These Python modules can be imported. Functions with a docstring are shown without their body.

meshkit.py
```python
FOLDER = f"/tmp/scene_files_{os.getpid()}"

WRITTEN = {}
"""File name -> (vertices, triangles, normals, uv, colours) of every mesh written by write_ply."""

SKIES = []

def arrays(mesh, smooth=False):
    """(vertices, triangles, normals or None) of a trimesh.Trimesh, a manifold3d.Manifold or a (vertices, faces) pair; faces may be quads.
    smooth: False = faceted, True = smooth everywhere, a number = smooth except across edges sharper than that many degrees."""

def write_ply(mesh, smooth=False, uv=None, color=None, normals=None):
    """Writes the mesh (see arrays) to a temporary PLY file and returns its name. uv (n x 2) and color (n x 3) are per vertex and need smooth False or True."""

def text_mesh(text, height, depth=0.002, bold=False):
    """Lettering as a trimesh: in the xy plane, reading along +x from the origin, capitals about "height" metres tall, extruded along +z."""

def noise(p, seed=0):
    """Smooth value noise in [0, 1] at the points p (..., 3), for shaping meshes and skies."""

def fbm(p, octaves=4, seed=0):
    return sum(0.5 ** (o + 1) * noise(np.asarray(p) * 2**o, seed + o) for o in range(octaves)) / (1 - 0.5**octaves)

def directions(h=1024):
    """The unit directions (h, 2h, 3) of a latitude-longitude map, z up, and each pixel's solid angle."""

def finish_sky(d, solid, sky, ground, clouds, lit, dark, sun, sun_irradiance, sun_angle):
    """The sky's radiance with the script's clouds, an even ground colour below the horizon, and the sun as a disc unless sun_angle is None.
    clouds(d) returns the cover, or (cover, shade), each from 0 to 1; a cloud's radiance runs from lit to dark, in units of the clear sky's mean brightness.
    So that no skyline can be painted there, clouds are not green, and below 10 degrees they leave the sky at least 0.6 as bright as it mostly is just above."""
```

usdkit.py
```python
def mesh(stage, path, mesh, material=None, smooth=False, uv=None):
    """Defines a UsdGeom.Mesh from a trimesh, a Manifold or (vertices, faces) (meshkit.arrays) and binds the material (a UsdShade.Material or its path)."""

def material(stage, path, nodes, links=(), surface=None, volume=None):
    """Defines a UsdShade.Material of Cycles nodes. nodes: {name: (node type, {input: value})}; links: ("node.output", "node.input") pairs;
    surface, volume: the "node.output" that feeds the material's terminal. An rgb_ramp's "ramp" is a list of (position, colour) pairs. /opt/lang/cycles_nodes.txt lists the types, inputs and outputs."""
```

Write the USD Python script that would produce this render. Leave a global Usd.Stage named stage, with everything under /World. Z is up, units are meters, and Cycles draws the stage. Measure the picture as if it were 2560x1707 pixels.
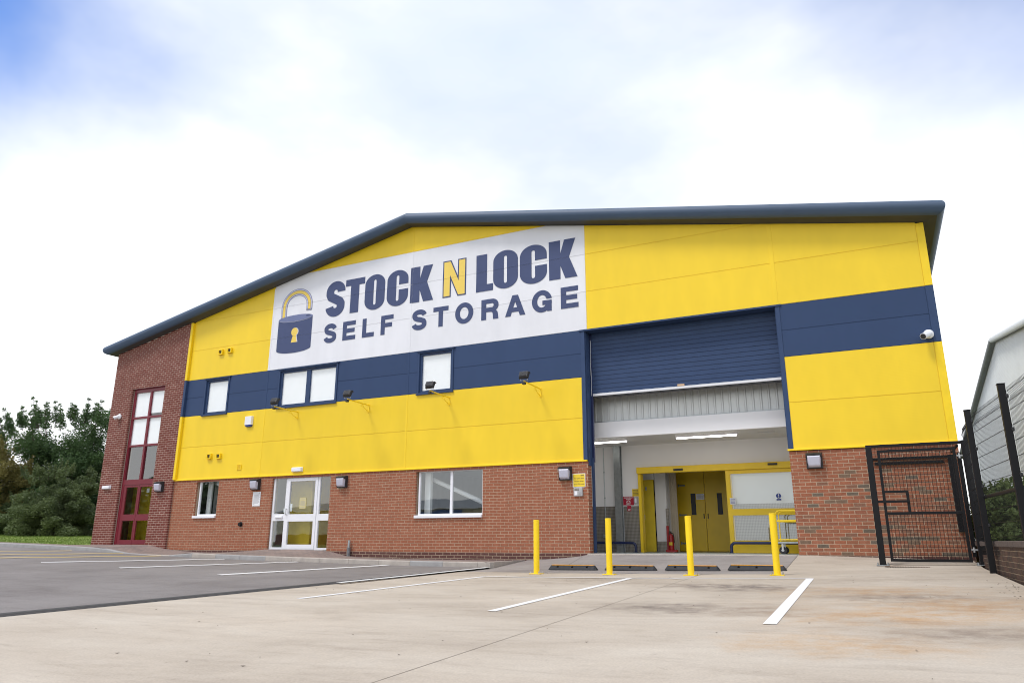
import math, random
import numpy as np
import trimesh
import usdkit, meshkit
from pxr import Usd, UsdGeom, UsdLux, UsdShade, Gf, Sdf
from shapely.geometry import Polygon, MultiPolygon, LineString, Point, box as sbox
from shapely.ops import unary_union
from shapely import affinity
from scipy.interpolate import PchipInterpolator

stage = Usd.Stage.CreateInMemory()
UsdGeom.SetStageUpAxis(stage, UsdGeom.Tokens.z)
UsdGeom.SetStageMetersPerUnit(stage, 1.0)
stage.DefinePrim('/World', 'Xform')
stage.DefinePrim('/World/Looks', 'Scope')
rng = np.random.default_rng(7)
random.seed(7)

# ------------------------------------------------------------------ camera, sky, sun, exposure
CAM = np.array([6.2414, -17.0264, 0.2625])
YAW, PITCH, ROLL, FPX = 0.453217, 0.268117, -0.001422, 1821.56
EXPOSURE = 0.50
SKY_STRENGTH = 0.10
SUN_INT, SUN_ANGLE = 0.40, 14.0
SUN_DIR = np.array([-0.28, -0.42, 0.86]); SUN_DIR = SUN_DIR / np.linalg.norm(SUN_DIR)   # towards the sun

def camera():
    f = np.array([-math.sin(YAW) * math.cos(PITCH), math.cos(YAW) * math.cos(PITCH), math.sin(PITCH)])
    r = np.array([math.cos(YAW), math.sin(YAW), 0.0]); d = np.cross(f, r)
    r2 = math.cos(ROLL) * r + math.sin(ROLL) * d; d2 = -math.sin(ROLL) * r + math.cos(ROLL) * d
    c = UsdGeom.Camera.Define(stage, '/World/camera')
    m = Gf.Matrix4d(*r2, 0, *(-d2), 0, *(-f), 0, *CAM, 1)
    c.AddTransformOp().Set(m)
    c.CreateHorizontalApertureAttr(36.0)
    c.CreateFocalLengthAttr(36.0 * FPX / 2560.0)
    c.CreateClippingRangeAttr(Gf.Vec2f(0.05, 5000))
    c.CreateExposureAttr(EXPOSURE)
camera()

GAPS = [((-0.80, 0.36, 0.57), 0.235, 0.80), ((0.22, 0.78, 0.61), 0.34, 0.62), ((-0.95, -0.2, 0.55), 0.4, 0.7), ((0.75, -0.4, 0.6), 0.4, 0.6), ((-0.3, -0.75, 0.7), 0.4, 0.5)]
def sky():
    dome = UsdLux.DomeLight.Define(stage, '/World/sky')
    dome.CreateIntensityAttr(1.0)
    elev = math.asin(SUN_DIR[2]); rot = math.atan2(SUN_DIR[0], SUN_DIR[1])
    nodes = {
        'tc': ('texture_coordinate', {}),
        'sky': ('sky_texture', {'sky_type': 'single_scattering', 'sun_disc': False, 'sun_elevation': elev, 'sun_rotation': rot, 'air_density': 1.0, 'aerosol_density': 0.25, 'ozone_density': 4.0}),
        'mp': ('mapping', {'scale': (1.0, 1.0, 2.0), 'location': (0.35, 0.1, 0.2)}),
        'n': ('noise_texture', {'scale': 2.1, 'detail': 6.0, 'roughness': 0.48, 'distortion': 0.3}),
        'sp': ('separate_xyz', {}), 'hz': ('map_range', {'from_min': 0.22, 'from_max': 0.60, 'to_min': 0.30, 'to_max': 0.0, 'clamp': True}),
        'ad': ('math', {'math_type': 'add'}),
        'rp': ('rgb_ramp', {'ramp': [(0.36, (0.74, 0.74, 0.74)), (0.50, (0.88, 0.88, 0.88)), (0.64, (0.97, 0.97, 0.97)), (0.8, (1, 1, 1))]}),
        'wn': ('noise_texture', {'scale': 3.4, 'detail': 5.0, 'roughness': 0.55}), 'ws': ('vector_math', {'math_type': 'scale', 'scale': 0.22}), 'wa': ('vector_math', {'math_type': 'add'}),
        'cl': ('rgb_ramp', {'ramp': [(0.30, (5.7, 6.4, 7.6)), (0.48, (6.5, 7.0, 7.95)), (0.62, (8.0, 8.2, 8.5)), (0.85, (9.8, 9.9, 10.0))]}), 'ca': ('math', {'math_type': 'add'}), 'n2': ('noise_texture', {'scale': 2.6, 'detail': 5.0, 'roughness': 0.5}),
        'hv': ('hsv', {'hue': 0.51, 'saturation': 1.5, 'value': 1.5}), 'mx': ('mix_color', {'blend_type': 'mix'}),
        'bg': ('background_shader', {'strength': SKY_STRENGTH})}
    links = [('tc.generated', 'mp.vector'), ('mp.vector', 'n.vector'), ('mp.vector', 'n2.vector'), ('tc.generated', 'sp.vector'), ('sp.z', 'hz.value'), ('n.fac', 'ad.value1'), ('hz.result', 'ad.value2'), ('ad.value', 'rp.fac'), ('n2.fac', 'ca.value1'), ('hz.result', 'ca.value2'), ('ca.value', 'cl.fac'),
             ('tc.generated', 'wn.vector'), ('wn.color', 'ws.vector1'), ('tc.generated', 'wa.vector1'), ('ws.vector', 'wa.vector2'),
             ('sky.color', 'hv.color'), ('hv.color', 'mx.a'), ('cl.color', 'mx.b'), ('mx.result', 'bg.color')]
    last = 'rp.color'
    for i, (d, rad, amt) in enumerate(GAPS):       # openings in the cloud
        k = f'g{i}'
        d = np.array(d) / np.linalg.norm(d) + 0.11
        nodes[k + 'd'] = ('vector_math', {'math_type': 'distance', 'vector2': tuple(map(float, d))})
        nodes[k + 'r'] = ('map_range', {'range_type': 'smoothstep', 'from_min': 0.0, 'from_max': rad, 'to_min': 1.0 - amt, 'to_max': 1.0, 'clamp': True})
        nodes[k + 'm'] = ('mix_color', {'blend_type': 'multiply', 'fac': 1.0})
        links += [('wa.vector', k + 'd.vector1'), (k + 'd.value', k + 'r.value'), (last, k + 'm.a'), (k + 'r.result', k + 'm.b')]
        last = k + 'm.result'
    links.append((last, 'mx.fac'))
    m = usdkit.material(stage, '/World/Looks/sky_look', nodes, links, surface='bg.background')
    UsdShade.MaterialBindingAPI.Apply(dome.GetPrim()).Bind(m)
    dome.GetPrim().SetCustomDataByKey('kind', 'structure')
    s = UsdLux.DistantLight.Define(stage, '/World/sun')
    s.CreateIntensityAttr(SUN_INT); s.CreateNormalizeAttr(True); s.CreateAngleAttr(SUN_ANGLE); s.CreateColorAttr(Gf.Vec3f(1, 0.965, 0.92))
    z = SUN_DIR; x = np.cross([0, 0, 1], z); x /= np.linalg.norm(x); y = np.cross(z, x)
    s.AddTransformOp().Set(Gf.Matrix4d(*x, 0, *y, 0, *z, 0, 0, 0, 30, 1))
sky()

# ------------------------------------------------------------------ materials
LK = '/World/Looks/'
MATS = {}
def reg(name, m):
    MATS[name] = m
    return m
def plain(name, col, rough=0.5, metal=0.0, var=0.12, vscale=3.0, bump=0.0, bscale=60.0, spec=0.5, coat=0.0):
    """Painted / solid surface with slight tonal drift and fine relief."""
    col = np.array(col, float)
    nodes = {'g': ('geometry', {}), 'n': ('noise_texture', {'scale': vscale, 'detail': 4.0, 'roughness': 0.6}),
             'r': ('rgb_ramp', {'ramp': [(0.25, tuple(col * (1 - var))), (0.75, tuple(np.minimum(col * (1 + var), 1)))]}),
             'p': ('principled_bsdf', {'roughness': rough, 'metallic': metal, 'specular_ior_level': spec, 'coat_weight': coat})}
    links = [('g.position', 'n.vector'), ('n.fac', 'r.fac'), ('r.color', 'p.base_color')]
    if bump:
        nodes['bn'] = ('noise_texture', {'scale': bscale, 'detail': 3.0})
        nodes['b'] = ('bump', {'strength': bump, 'distance': 0.01})
        links += [('g.position', 'bn.vector'), ('bn.fac', 'b.height'), ('b.normal', 'p.normal')]
    return reg(name, usdkit.material(stage, LK + name, nodes, links, surface='p.BSDF'))

def microrib(name, col, rough=0.42, spec=0.4):
    """Coated steel panel: very fine horizontal ribs and a slight streaky drift."""
    col = np.array(col, float)
    return reg(name, usdkit.material(stage, LK + name, {
        'g': ('geometry', {}), 'oi': ('object_info', {}),
        'mp': ('mapping', {'scale': (0.8, 0.8, 0.25)}),
        'n': ('noise_texture', {'scale': 2.2, 'detail': 5.0, 'roughness': 0.6}),
        'r': ('rgb_ramp', {'ramp': [(0.2, tuple(col * 0.93)), (0.8, tuple(np.minimum(col * 1.06, 1)))]}),
        'sp': ('separate_xyz', {}),
        'm': ('math', {'math_type': 'multiply', 'value2': 2 * math.pi / 0.032}), 's': ('math', {'math_type': 'sine'}),
        'b': ('bump', {'strength': 0.06, 'distance': 0.002}),
        'hs': ('map_range', {'from_min': 0.0, 'from_max': 1.0, 'to_min': 0.96, 'to_max': 1.03}),
        'h': ('hsv', {}),
        'p': ('principled_bsdf', {'roughness': rough, 'specular_ior_level': spec})},
        [('g.position', 'mp.vector'), ('mp.vector', 'n.vector'), ('n.fac', 'r.fac'), ('g.position', 'sp.vector'), ('sp.z', 'm.value1'), ('m.value', 's.value1'),
         ('s.value', 'b.height'), ('b.normal', 'p.normal'), ('oi.random', 'hs.value'), ('r.color', 'h.color'), ('hs.result', 'h.value'), ('h.color', 'p.base_color')], surface='p.BSDF'))

def brick_look(name, palette, per_object):
    src = 'oi.random' if per_object else 'g.random_per_island'
    return reg(name, usdkit.material(stage, LK + name, {
        'g': ('geometry', {}), 'oi': ('object_info', {}),
        'r': ('rgb_ramp', {'ramp': palette, 'interpolate': False}),
        'n': ('noise_texture', {'scale': 38.0, 'detail': 4.0, 'roughness': 0.65}),
        'mp': ('mapping', {'scale': (9.0, 9.0, 3.0)}), 'n3': ('noise_texture', {'scale': 1.0, 'detail': 3.0}),
        'r2': ('rgb_ramp', {'ramp': [(0.3, (0.78, 0.78, 0.80)), (0.7, (1.16, 1.14, 1.12))]}),
        'r3': ('rgb_ramp', {'ramp': [(0.35, (0.90, 0.88, 0.86)), (0.65, (1.06, 1.06, 1.06))]}),
        'mx': ('mix_color', {'blend_type': 'multiply', 'fac': 1.0}), 'mx2': ('mix_color', {'blend_type': 'multiply', 'fac': 1.0}),
        'bn': ('noise_texture', {'scale': 90.0, 'detail': 3.0}), 'b': ('bump', {'strength': 0.35, 'distance': 0.004}),
        'p': ('principled_bsdf', {'roughness': 0.85, 'specular_ior_level': 0.25})},
        [(src, 'r.fac'), ('g.position', 'n.vector'), ('n.fac', 'r2.fac'), ('g.position', 'mp.vector'), ('mp.vector', 'n3.vector'), ('n3.fac', 'r3.fac'),
         ('r.color', 'mx.a'), ('r2.color', 'mx.b'), ('mx.result', 'mx2.a'), ('r3.color', 'mx2.b'), ('mx2.result', 'p.base_color'),
         ('g.position', 'bn.vector'), ('bn.fac', 'b.height'), ('b.normal', 'p.normal')], surface='p.BSDF'))

YEL = (0.905, 0.625, 0.020)
NAVY = (0.034, 0.062, 0.138)
microrib('yellow_panel', YEL); microrib('navy_panel', NAVY, 0.5, 0.22); microrib('white_panel', (0.80, 0.80, 0.83))
plain('yellow_paint', (0.93, 0.64, 0.006), 0.5, var=0.06)
plain('yellow_door', (0.86, 0.58, 0.010), 0.4, var=0.06)
plain('navy_paint', NAVY, 0.5, var=0.08, spec=0.25); plain('navy_gloss', (0.012, 0.02, 0.075), 0.3, var=0.1)
plain('navy_print', (0.060, 0.080, 0.172), 0.5, var=0.05, spec=0.3); plain('lilac_print', (0.55, 0.55, 0.74), 0.45, var=0.04); plain('blue_print', (0.15, 0.18, 0.33), 0.45, var=0.04)
plain('yellow_print', (0.86, 0.62, 0.11), 0.45, var=0.04); plain('silver_print', (0.6, 0.6, 0.68), 0.45, var=0.04)
plain('roof_trim', (0.055, 0.090, 0.150), 0.52, var=0.06, vscale=1.2); plain('soffit_dark', (0.055, 0.055, 0.052), 0.6); plain('roof_sheet', (0.16, 0.19, 0.22), 0.5)
plain('white_upvc', (0.82, 0.82, 0.85), 0.3, var=0.02); plain('white_wall', (0.86, 0.85, 0.85), 0.6, var=0.03, vscale=1.0); plain('ceiling_paint', (0.70, 0.69, 0.68), 0.7, var=0.03)
plain('blind_white', (0.95, 0.96, 0.96), 0.7, var=0.02)
plain('red_paint', (0.17, 0.010, 0.022), 0.35, var=0.08); plain('red_gloss', (0.42, 0.012, 0.016), 0.3); plain('sign_red', (0.45, 0.012, 0.04), 0.4, var=0.03)
plain('black_paint', (0.008, 0.008, 0.009), 0.5, var=0.15, spec=0.25); plain('black_plastic', (0.02, 0.02, 0.022), 0.5, var=0.1); plain('rubber', (0.028, 0.028, 0.03), 0.75, var=0.25, vscale=14, bump=0.3)
plain('galvanised', (0.40, 0.43, 0.44), 0.35, metal=0.7, var=0.18, vscale=9); plain('steel', (0.55, 0.56, 0.57), 0.3, metal=0.9, var=0.1); plain('alu_rail', (0.72, 0.72, 0.74), 0.4, metal=0.2)
plain('grey_plastic', (0.42, 0.42, 0.42), 0.45, var=0.05); plain('diffuser', (0.52, 0.515, 0.60), 0.35, var=0.03); plain('orange_strip', (0.75, 0.33, 0.03), 0.5, var=0.15, vscale=12)
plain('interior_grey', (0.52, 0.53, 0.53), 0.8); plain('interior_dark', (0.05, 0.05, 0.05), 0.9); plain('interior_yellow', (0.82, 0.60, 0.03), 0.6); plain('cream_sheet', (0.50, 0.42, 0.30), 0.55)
plain('lining_sheet', (0.58, 0.60, 0.60), 0.35, metal=0.25, var=0.06); plain('floor_paint', (0.34, 0.37, 0.35), 0.35, var=0.1)
plain('paper_white', (0.8, 0.8, 0.8), 0.6, var=0.02); plain('paper_grey', (0.36, 0.36, 0.38), 0.6, var=0.02); plain('sign_yellow', (0.83, 0.60, 0.03), 0.5, var=0.03); plain('pale_yellow', (0.62, 0.54, 0.26), 0.6, var=0.04); plain('sign_blue', (0.03, 0.06, 0.26), 0.4); plain('text_dark', (0.12, 0.10, 0.05), 0.6)
plain('timber_tag', (0.62, 0.42, 0.26), 0.7); plain('bark', (0.07, 0.055, 0.04), 0.9, var=0.3, vscale=12, bump=0.6, bscale=25); plain('pipe_grey', (0.16, 0.16, 0.165), 0.55, var=0.3, vscale=20)
plain('grey_cladding', (0.66, 0.68, 0.67), 0.4, var=0.05, vscale=1.5); plain('eave_grey', (0.62, 0.64, 0.63), 0.4, var=0.05); plain('verge_dark', (0.16, 0.17, 0.165), 0.5)
plain('blue_sheet', (0.05, 0.14, 0.42), 0.4); plain('cream_wall', (0.78, 0.72, 0.55), 0.6); plain('dark_edge', (0.055, 0.052, 0.050), 0.9, var=0.2, vscale=20, bump=0.4)
plain('joint_grey', (0.13, 0.115, 0.10), 0.9); plain('mortar', (0.49, 0.375, 0.265), 0.95, var=0.12, vscale=6, bump=0.5, bscale=120); plain('mortar_pink', (0.60, 0.455, 0.37), 0.95, var=0.12, vscale=6, bump=0.5, bscale=120)
plain('kerb_stone_look', (0.41, 0.365, 0.32), 0.9, var=0.16, vscale=5, bump=0.5, bscale=70); plain('kerb_stone_grey', (0.335, 0.325, 0.315), 0.9, var=0.14, vscale=5, bump=0.5, bscale=70)
plain('rust_iron', (0.20, 0.14, 0.105), 0.8, var=0.3, vscale=20); plain('coping', (0.10, 0.075, 0.065), 0.85, var=0.2, vscale=8, bump=0.4)

RED = [(0.0, (0.338, 0.129, 0.072)), (0.16, (0.309, 0.117, 0.066)), (0.30, (0.358, 0.142, 0.080)), (0.44, (0.284, 0.114, 0.068)), (0.56, (0.323, 0.136, 0.080)), (0.66, (0.245, 0.124, 0.080)), (0.74, (0.294, 0.125, 0.072)), (0.84, (0.196, 0.133, 0.090)), (0.93, (0.152, 0.122, 0.092))]
DRK = [(0.0, (0.182, 0.055, 0.041)), (0.25, (0.162, 0.052, 0.041)), (0.5, (0.204, 0.062, 0.044)), (0.75, (0.146, 0.055, 0.044)), (0.92, (0.130, 0.068, 0.056))]
PLN = [(0.0, (0.121, 0.057, 0.048)), (0.4, (0.103, 0.053, 0.045)), (0.7, (0.144, 0.066, 0.053))]
brick_look('brick_red', RED, False); brick_look('brick_red_single', RED, True); brick_look('brick_dark', DRK, False); brick_look('brick_plinth', PLN, False); brick_look('brick_plinth_single', PLN, True)
brick_look('brick_brown_single', [(0.0, (0.085, 0.055, 0.042)), (0.4, (0.07, 0.048, 0.038)), (0.75, (0.10, 0.06, 0.045))], True)

def glass():
  for nm, ior, tr in (('glass', 2.45, (0.88, 0.92, 0.91)), ('glass_film', 2.2, (0.97, 0.98, 0.98))):
    reg(nm, usdkit.material(stage, LK + nm, {
        't': ('transparent_bsdf', {'color': tr}), 'g': ('glossy_bsdf', {'color': (0.95, 0.97, 0.97), 'roughness': 0.012}),
        'io': ('mix_float', {'a': ior, 'b': 1.0 / ior}), 'f': ('fresnel', {}), 'ge': ('geometry', {}), 'n': ('noise_texture', {'scale': 1.6, 'detail': 1.0}), 'b': ('bump', {'strength': 0.05, 'distance': 0.02}),
        'm': ('mix_closure', {})}, [('ge.backfacing', 'io.fac'), ('io.result', 'f.IOR'), ('ge.position', 'n.vector'), ('n.fac', 'b.height'), ('b.normal', 'g.normal'), ('f.fac', 'm.fac'), ('t.BSDF', 'm.closure1'), ('g.BSDF', 'm.closure2')], surface='m.closure'))
  reg('lamp', usdkit.material(stage, LK + 'lamp', {'e': ('emission', {'color': (1.0, 0.97, 0.9), 'strength': 3.2})}, [], surface='e.emission'))
glass()

def ground_look(name, dark, mid, light, scale, streak, rough=0.9, bump=0.35, extra=None, speck=0.12):
    nodes = {'g': ('geometry', {}), 'mp': ('mapping', {'scale': streak}),
             'n': ('noise_texture', {'scale': scale, 'detail': 8.0, 'roughness': 0.62, 'distortion': 0.4}),
             'r': ('rgb_ramp', {'ramp': [(0.28, dark), (0.48, mid), (0.72, light)]}),
             'f': ('noise_texture', {'scale': 55.0, 'detail': 4.0, 'roughness': 0.75}), 'fr': ('rgb_ramp', {'ramp': [(0.3, (1 - speck,) * 3), (0.7, (1 + speck,) * 3)]}),
             'mx': ('mix_color', {'blend_type': 'multiply', 'fac': 1.0}),
             'b': ('bump', {'strength': bump, 'distance': 0.006}), 'p': ('principled_bsdf', {'roughness': rough, 'specular_ior_level': 0.25})}
    links = [('g.position', 'mp.vector'), ('mp.vector', 'n.vector'), ('n.fac', 'r.fac'), ('g.position', 'f.vector'), ('f.fac', 'fr.fac'), ('r.color', 'mx.a'), ('fr.color', 'mx.b'), ('f.fac', 'b.height'), ('b.normal', 'p.normal')]
    last = 'mx.result'
    # darker flecks and drawn-out scuffs
    nodes['fk'] = ('noise_texture', {'scale': 9.0, 'detail': 9.0, 'roughness': 0.8}); nodes['fkr'] = ('rgb_ramp', {'ramp': [(0.30, (0.72, 0.70, 0.69)), (0.40, (0.97, 0.97, 0.97)), (0.60, (1, 1, 1)), (0.72, (1.07, 1.07, 1.06))]}); nodes['fkm'] = ('mix_color', {'blend_type': 'multiply', 'fac': 1.0})
    nodes['smp'] = ('mapping', {'scale': (0.35, 1.6, 1.0), 'rotation': (0, 0, -0.35)}); nodes['sc'] = ('noise_texture', {'scale': 2.4, 'detail': 8.0, 'roughness': 0.7, 'distortion': 0.6}); nodes['scr'] = ('rgb_ramp', {'ramp': [(0.32, (0.86, 0.845, 0.835)), (0.47, (1, 1, 1)), (0.7, (1.05, 1.05, 1.045))]}); nodes['scm'] = ('mix_color', {'blend_type': 'multiply', 'fac': 1.0})
    links += [('g.position', 'fk.vector'), ('fk.fac', 'fkr.fac'), (last, 'fkm.a'), ('fkr.color', 'fkm.b'), ('g.position', 'smp.vector'), ('smp.vector', 'sc.vector'), ('sc.fac', 'scr.fac'), ('fkm.result', 'scm.a'), ('scr.color', 'scm.b')]
    last = 'scm.result'
    if extra:
        # irregular marks on the surface: (centre, radii, colour, strength)
        nodes['bk'] = ('noise_texture', {'scale': 3.2, 'detail': 8.0, 'roughness': 0.72}); nodes['bkr'] = ('map_range', {'from_min': 0.38, 'from_max': 0.60, 'to_min': 0.15, 'to_max': 1.15, 'clamp': True}); links += [('g.position', 'bk.vector'), ('bk.fac', 'bkr.value')]
        nodes['wn'] = ('noise_texture', {'scale': 2.6, 'detail': 7.0, 'roughness': 0.7}); links.append(('g.position', 'wn.vector'))
        nodes['ws'] = ('vector_math', {'math_type': 'scale', 'scale': 1.5}); links.append(('wn.color', 'ws.vector1'))
        nodes['wa'] = ('vector_math', {'math_type': 'add'}); links += [('g.position', 'wa.vector1'), ('ws.vector', 'wa.vector2')]
        for i, (c, rad, colr, st) in enumerate(extra):
            k = f'k{i}'
            nodes[k + 's'] = ('vector_math', {'math_type': 'subtract', 'vector2': (c[0] + 0.75, c[1] + 0.75, 0)})
            nodes[k + 'm'] = ('vector_math', {'math_type': 'multiply', 'vector2': (1 / rad[0], 1 / rad[1], 0)})
            nodes[k + 'l'] = ('vector_math', {'math_type': 'length'})
            nodes[k + 'r'] = ('map_range', {'from_min': 0.15, 'from_max': 1.0, 'to_min': st, 'to_max': 0.0, 'clamp': True})
            nodes[k + 'f'] = ('math', {'math_type': 'multiply', 'use_clamp': True})
            nodes[k + 'x'] = ('mix_color', {'blend_type': 'multiply', 'b': colr})
            links += [('wa.vector', k + 's.vector1'), (k + 's.vector', k + 'm.vector1'), (k + 'm.vector', k + 'l.vector1'), (k + 'l.value', k + 'r.value'), (k + 'r.result', k + 'f.value1'), ('bkr.result', k + 'f.value2'), (k + 'f.value', k + 'x.fac'), (last, k + 'x.a')]
            last = k + 'x.result'
    links.append((last, 'p.base_color'))
    return reg(name, usdkit.material(stage, LK + name, nodes, links, surface='p.BSDF'))
OIL, RUST, GREY, PALE = (0.42, 0.40, 0.42), (0.96, 0.78, 0.60), (0.74, 0.71, 0.70), (1.14, 1.13, 1.12)
ground_look('concrete', (0.364, 0.306, 0.244), (0.461, 0.396, 0.320), (0.529, 0.467, 0.387), 0.75, (0.533, 0.955, 0.922), extra=[
    ((4.55, -5.9), (1.0, 0.75), OIL, 0.95), ((3.75, -5.7), (0.8, 0.6), OIL, 0.7), ((4.0, -8.7), (0.9, 0.7), OIL, 0.8), ((4.9, -9.0), (0.9, 0.6), GREY, 1.0),
    ((6.4, -7.3), (1.0, 0.6), OIL, 0.75), ((6.0, -6.4), (1.6, 0.9), RUST, 0.8), ((6.3, -9.2), (1.3, 0.8), RUST, 0.85), ((5.9, -11.0), (1.0, 0.8), RUST, 0.85), ((7.0, -8.2), (1.0, 0.9), RUST, 0.9), ((6.9, -10.4), (1.2, 0.5), OIL, 0.5),
    ((6.2, -4.0), (2.2, 2.4), GREY, 0.55), ((3.4, -5.0), (2.6, 1.6), GREY, 0.45), ((6.5, -8.5), (2.2, 3.2), RUST, 0.45), ((0.6, -11.0), (1.8, 1.4), PALE, 0.6), ((2.0, -8.0), (1.2, 1.8), PALE, 0.5), ((1.2, -5.2), (2.2, 1.2), GREY, 0.5)])
ground_look('concrete_ramp', (0.22, 0.195, 0.178), (0.285, 0.255, 0.235), (0.34, 0.308, 0.285), 0.9, (0.7, 1.0, 1.0))
ground_look('asphalt', (0.174, 0.155, 0.147), (0.214, 0.194, 0.184), (0.249, 0.228, 0.216), 0.55, (1, 0.8, 1), bump=0.6, speck=0.22, extra=[
    ((-4.3, -7.6), (2.6, 0.6), GREY, 0.5), ((-9.5, -6.6), (2.2, 0.9), GREY, 0.5), ((-2.6, -5.0), (0.5, 2.4), GREY, 0.35), ((-6.4, -3.2), (0.7, 1.8), GREY, 0.35), ((-5.5, -9.8), (2.5, 0.7), GREY, 0.5)])
ground_look('far_ground_look', (0.07, 0.085, 0.04), (0.10, 0.115, 0.05), (0.13, 0.14, 0.06), 0.3, (1, 1, 1))
ground_look('grass_soil', (0.15, 0.20, 0.040), (0.20, 0.26, 0.055), (0.25, 0.30, 0.07), 1.5, (1, 1, 1), bump=1.0)

def pavers():
    return reg('pavers', usdkit.material(stage, LK + 'pavers', {
        'g': ('geometry', {}), 'br': ('brick_texture', {'scale': 1.0, 'brick_width': 0.2, 'row_height': 0.1, 'mortar_size': 0.004, 'color1': (0.29, 0.225, 0.195), 'color2': (0.235, 0.19, 0.17), 'mortar': (0.13, 0.11, 0.098)}),
        'n': ('noise_texture', {'scale': 1.3, 'detail': 6.0}), 'r': ('rgb_ramp', {'ramp': [(0.3, (0.82, 0.82, 0.84)), (0.7, (1.16, 1.12, 1.1))]}), 'm': ('mix_color', {'blend_type': 'multiply', 'fac': 1.0}),
        'b': ('bump', {'strength': 0.5, 'distance': 0.004}), 'p': ('principled_bsdf', {'roughness': 0.9, 'specular_ior_level': 0.25})},
        [('g.position', 'br.vector'), ('g.position', 'n.vector'), ('n.fac', 'r.fac'), ('br.color', 'm.a'), ('r.color', 'm.b'), ('m.result', 'p.base_color'), ('br.fac', 'b.height'), ('b.normal', 'p.normal')], surface='p.BSDF'))
pavers()

def worn_line(name, col, under, amount):
    """Road paint, chipped and rubbed through to the surface below."""
    return reg(name, usdkit.material(stage, LK + name, {
        'g': ('geometry', {}), 'n': ('noise_texture', {'scale': 26.0, 'detail': 7.0, 'roughness': 0.75}), 'n2': ('noise_texture', {'scale': 1.1, 'detail': 2.0}),
        'a': ('math', {'math_type': 'add'}), 'r': ('rgb_ramp', {'ramp': [(1.18 - amount, (0, 0, 0)), (1.26 - amount, (1, 1, 1))]}),
        'mx': ('mix_color', {'blend_type': 'mix', 'a': col, 'b': under}), 'b': ('bump', {'strength': 0.3, 'distance': 0.003}), 'p': ('principled_bsdf', {'roughness': 0.7})},
        [('g.position', 'n.vector'), ('g.position', 'n2.vector'), ('n.fac', 'a.value1'), ('n2.fac', 'a.value2'), ('a.value', 'r.fac'), ('r.color', 'mx.fac'), ('mx.result', 'p.base_color'), ('n.fac', 'b.height'), ('b.normal', 'p.normal')], surface='p.BSDF'))
worn_line('line_white', (0.78, 0.77, 0.76), (0.42, 0.37, 0.32), 0.02); worn_line('line_yellow', (0.72, 0.53, 0.17), (0.24, 0.22, 0.2), 0.08)

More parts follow.
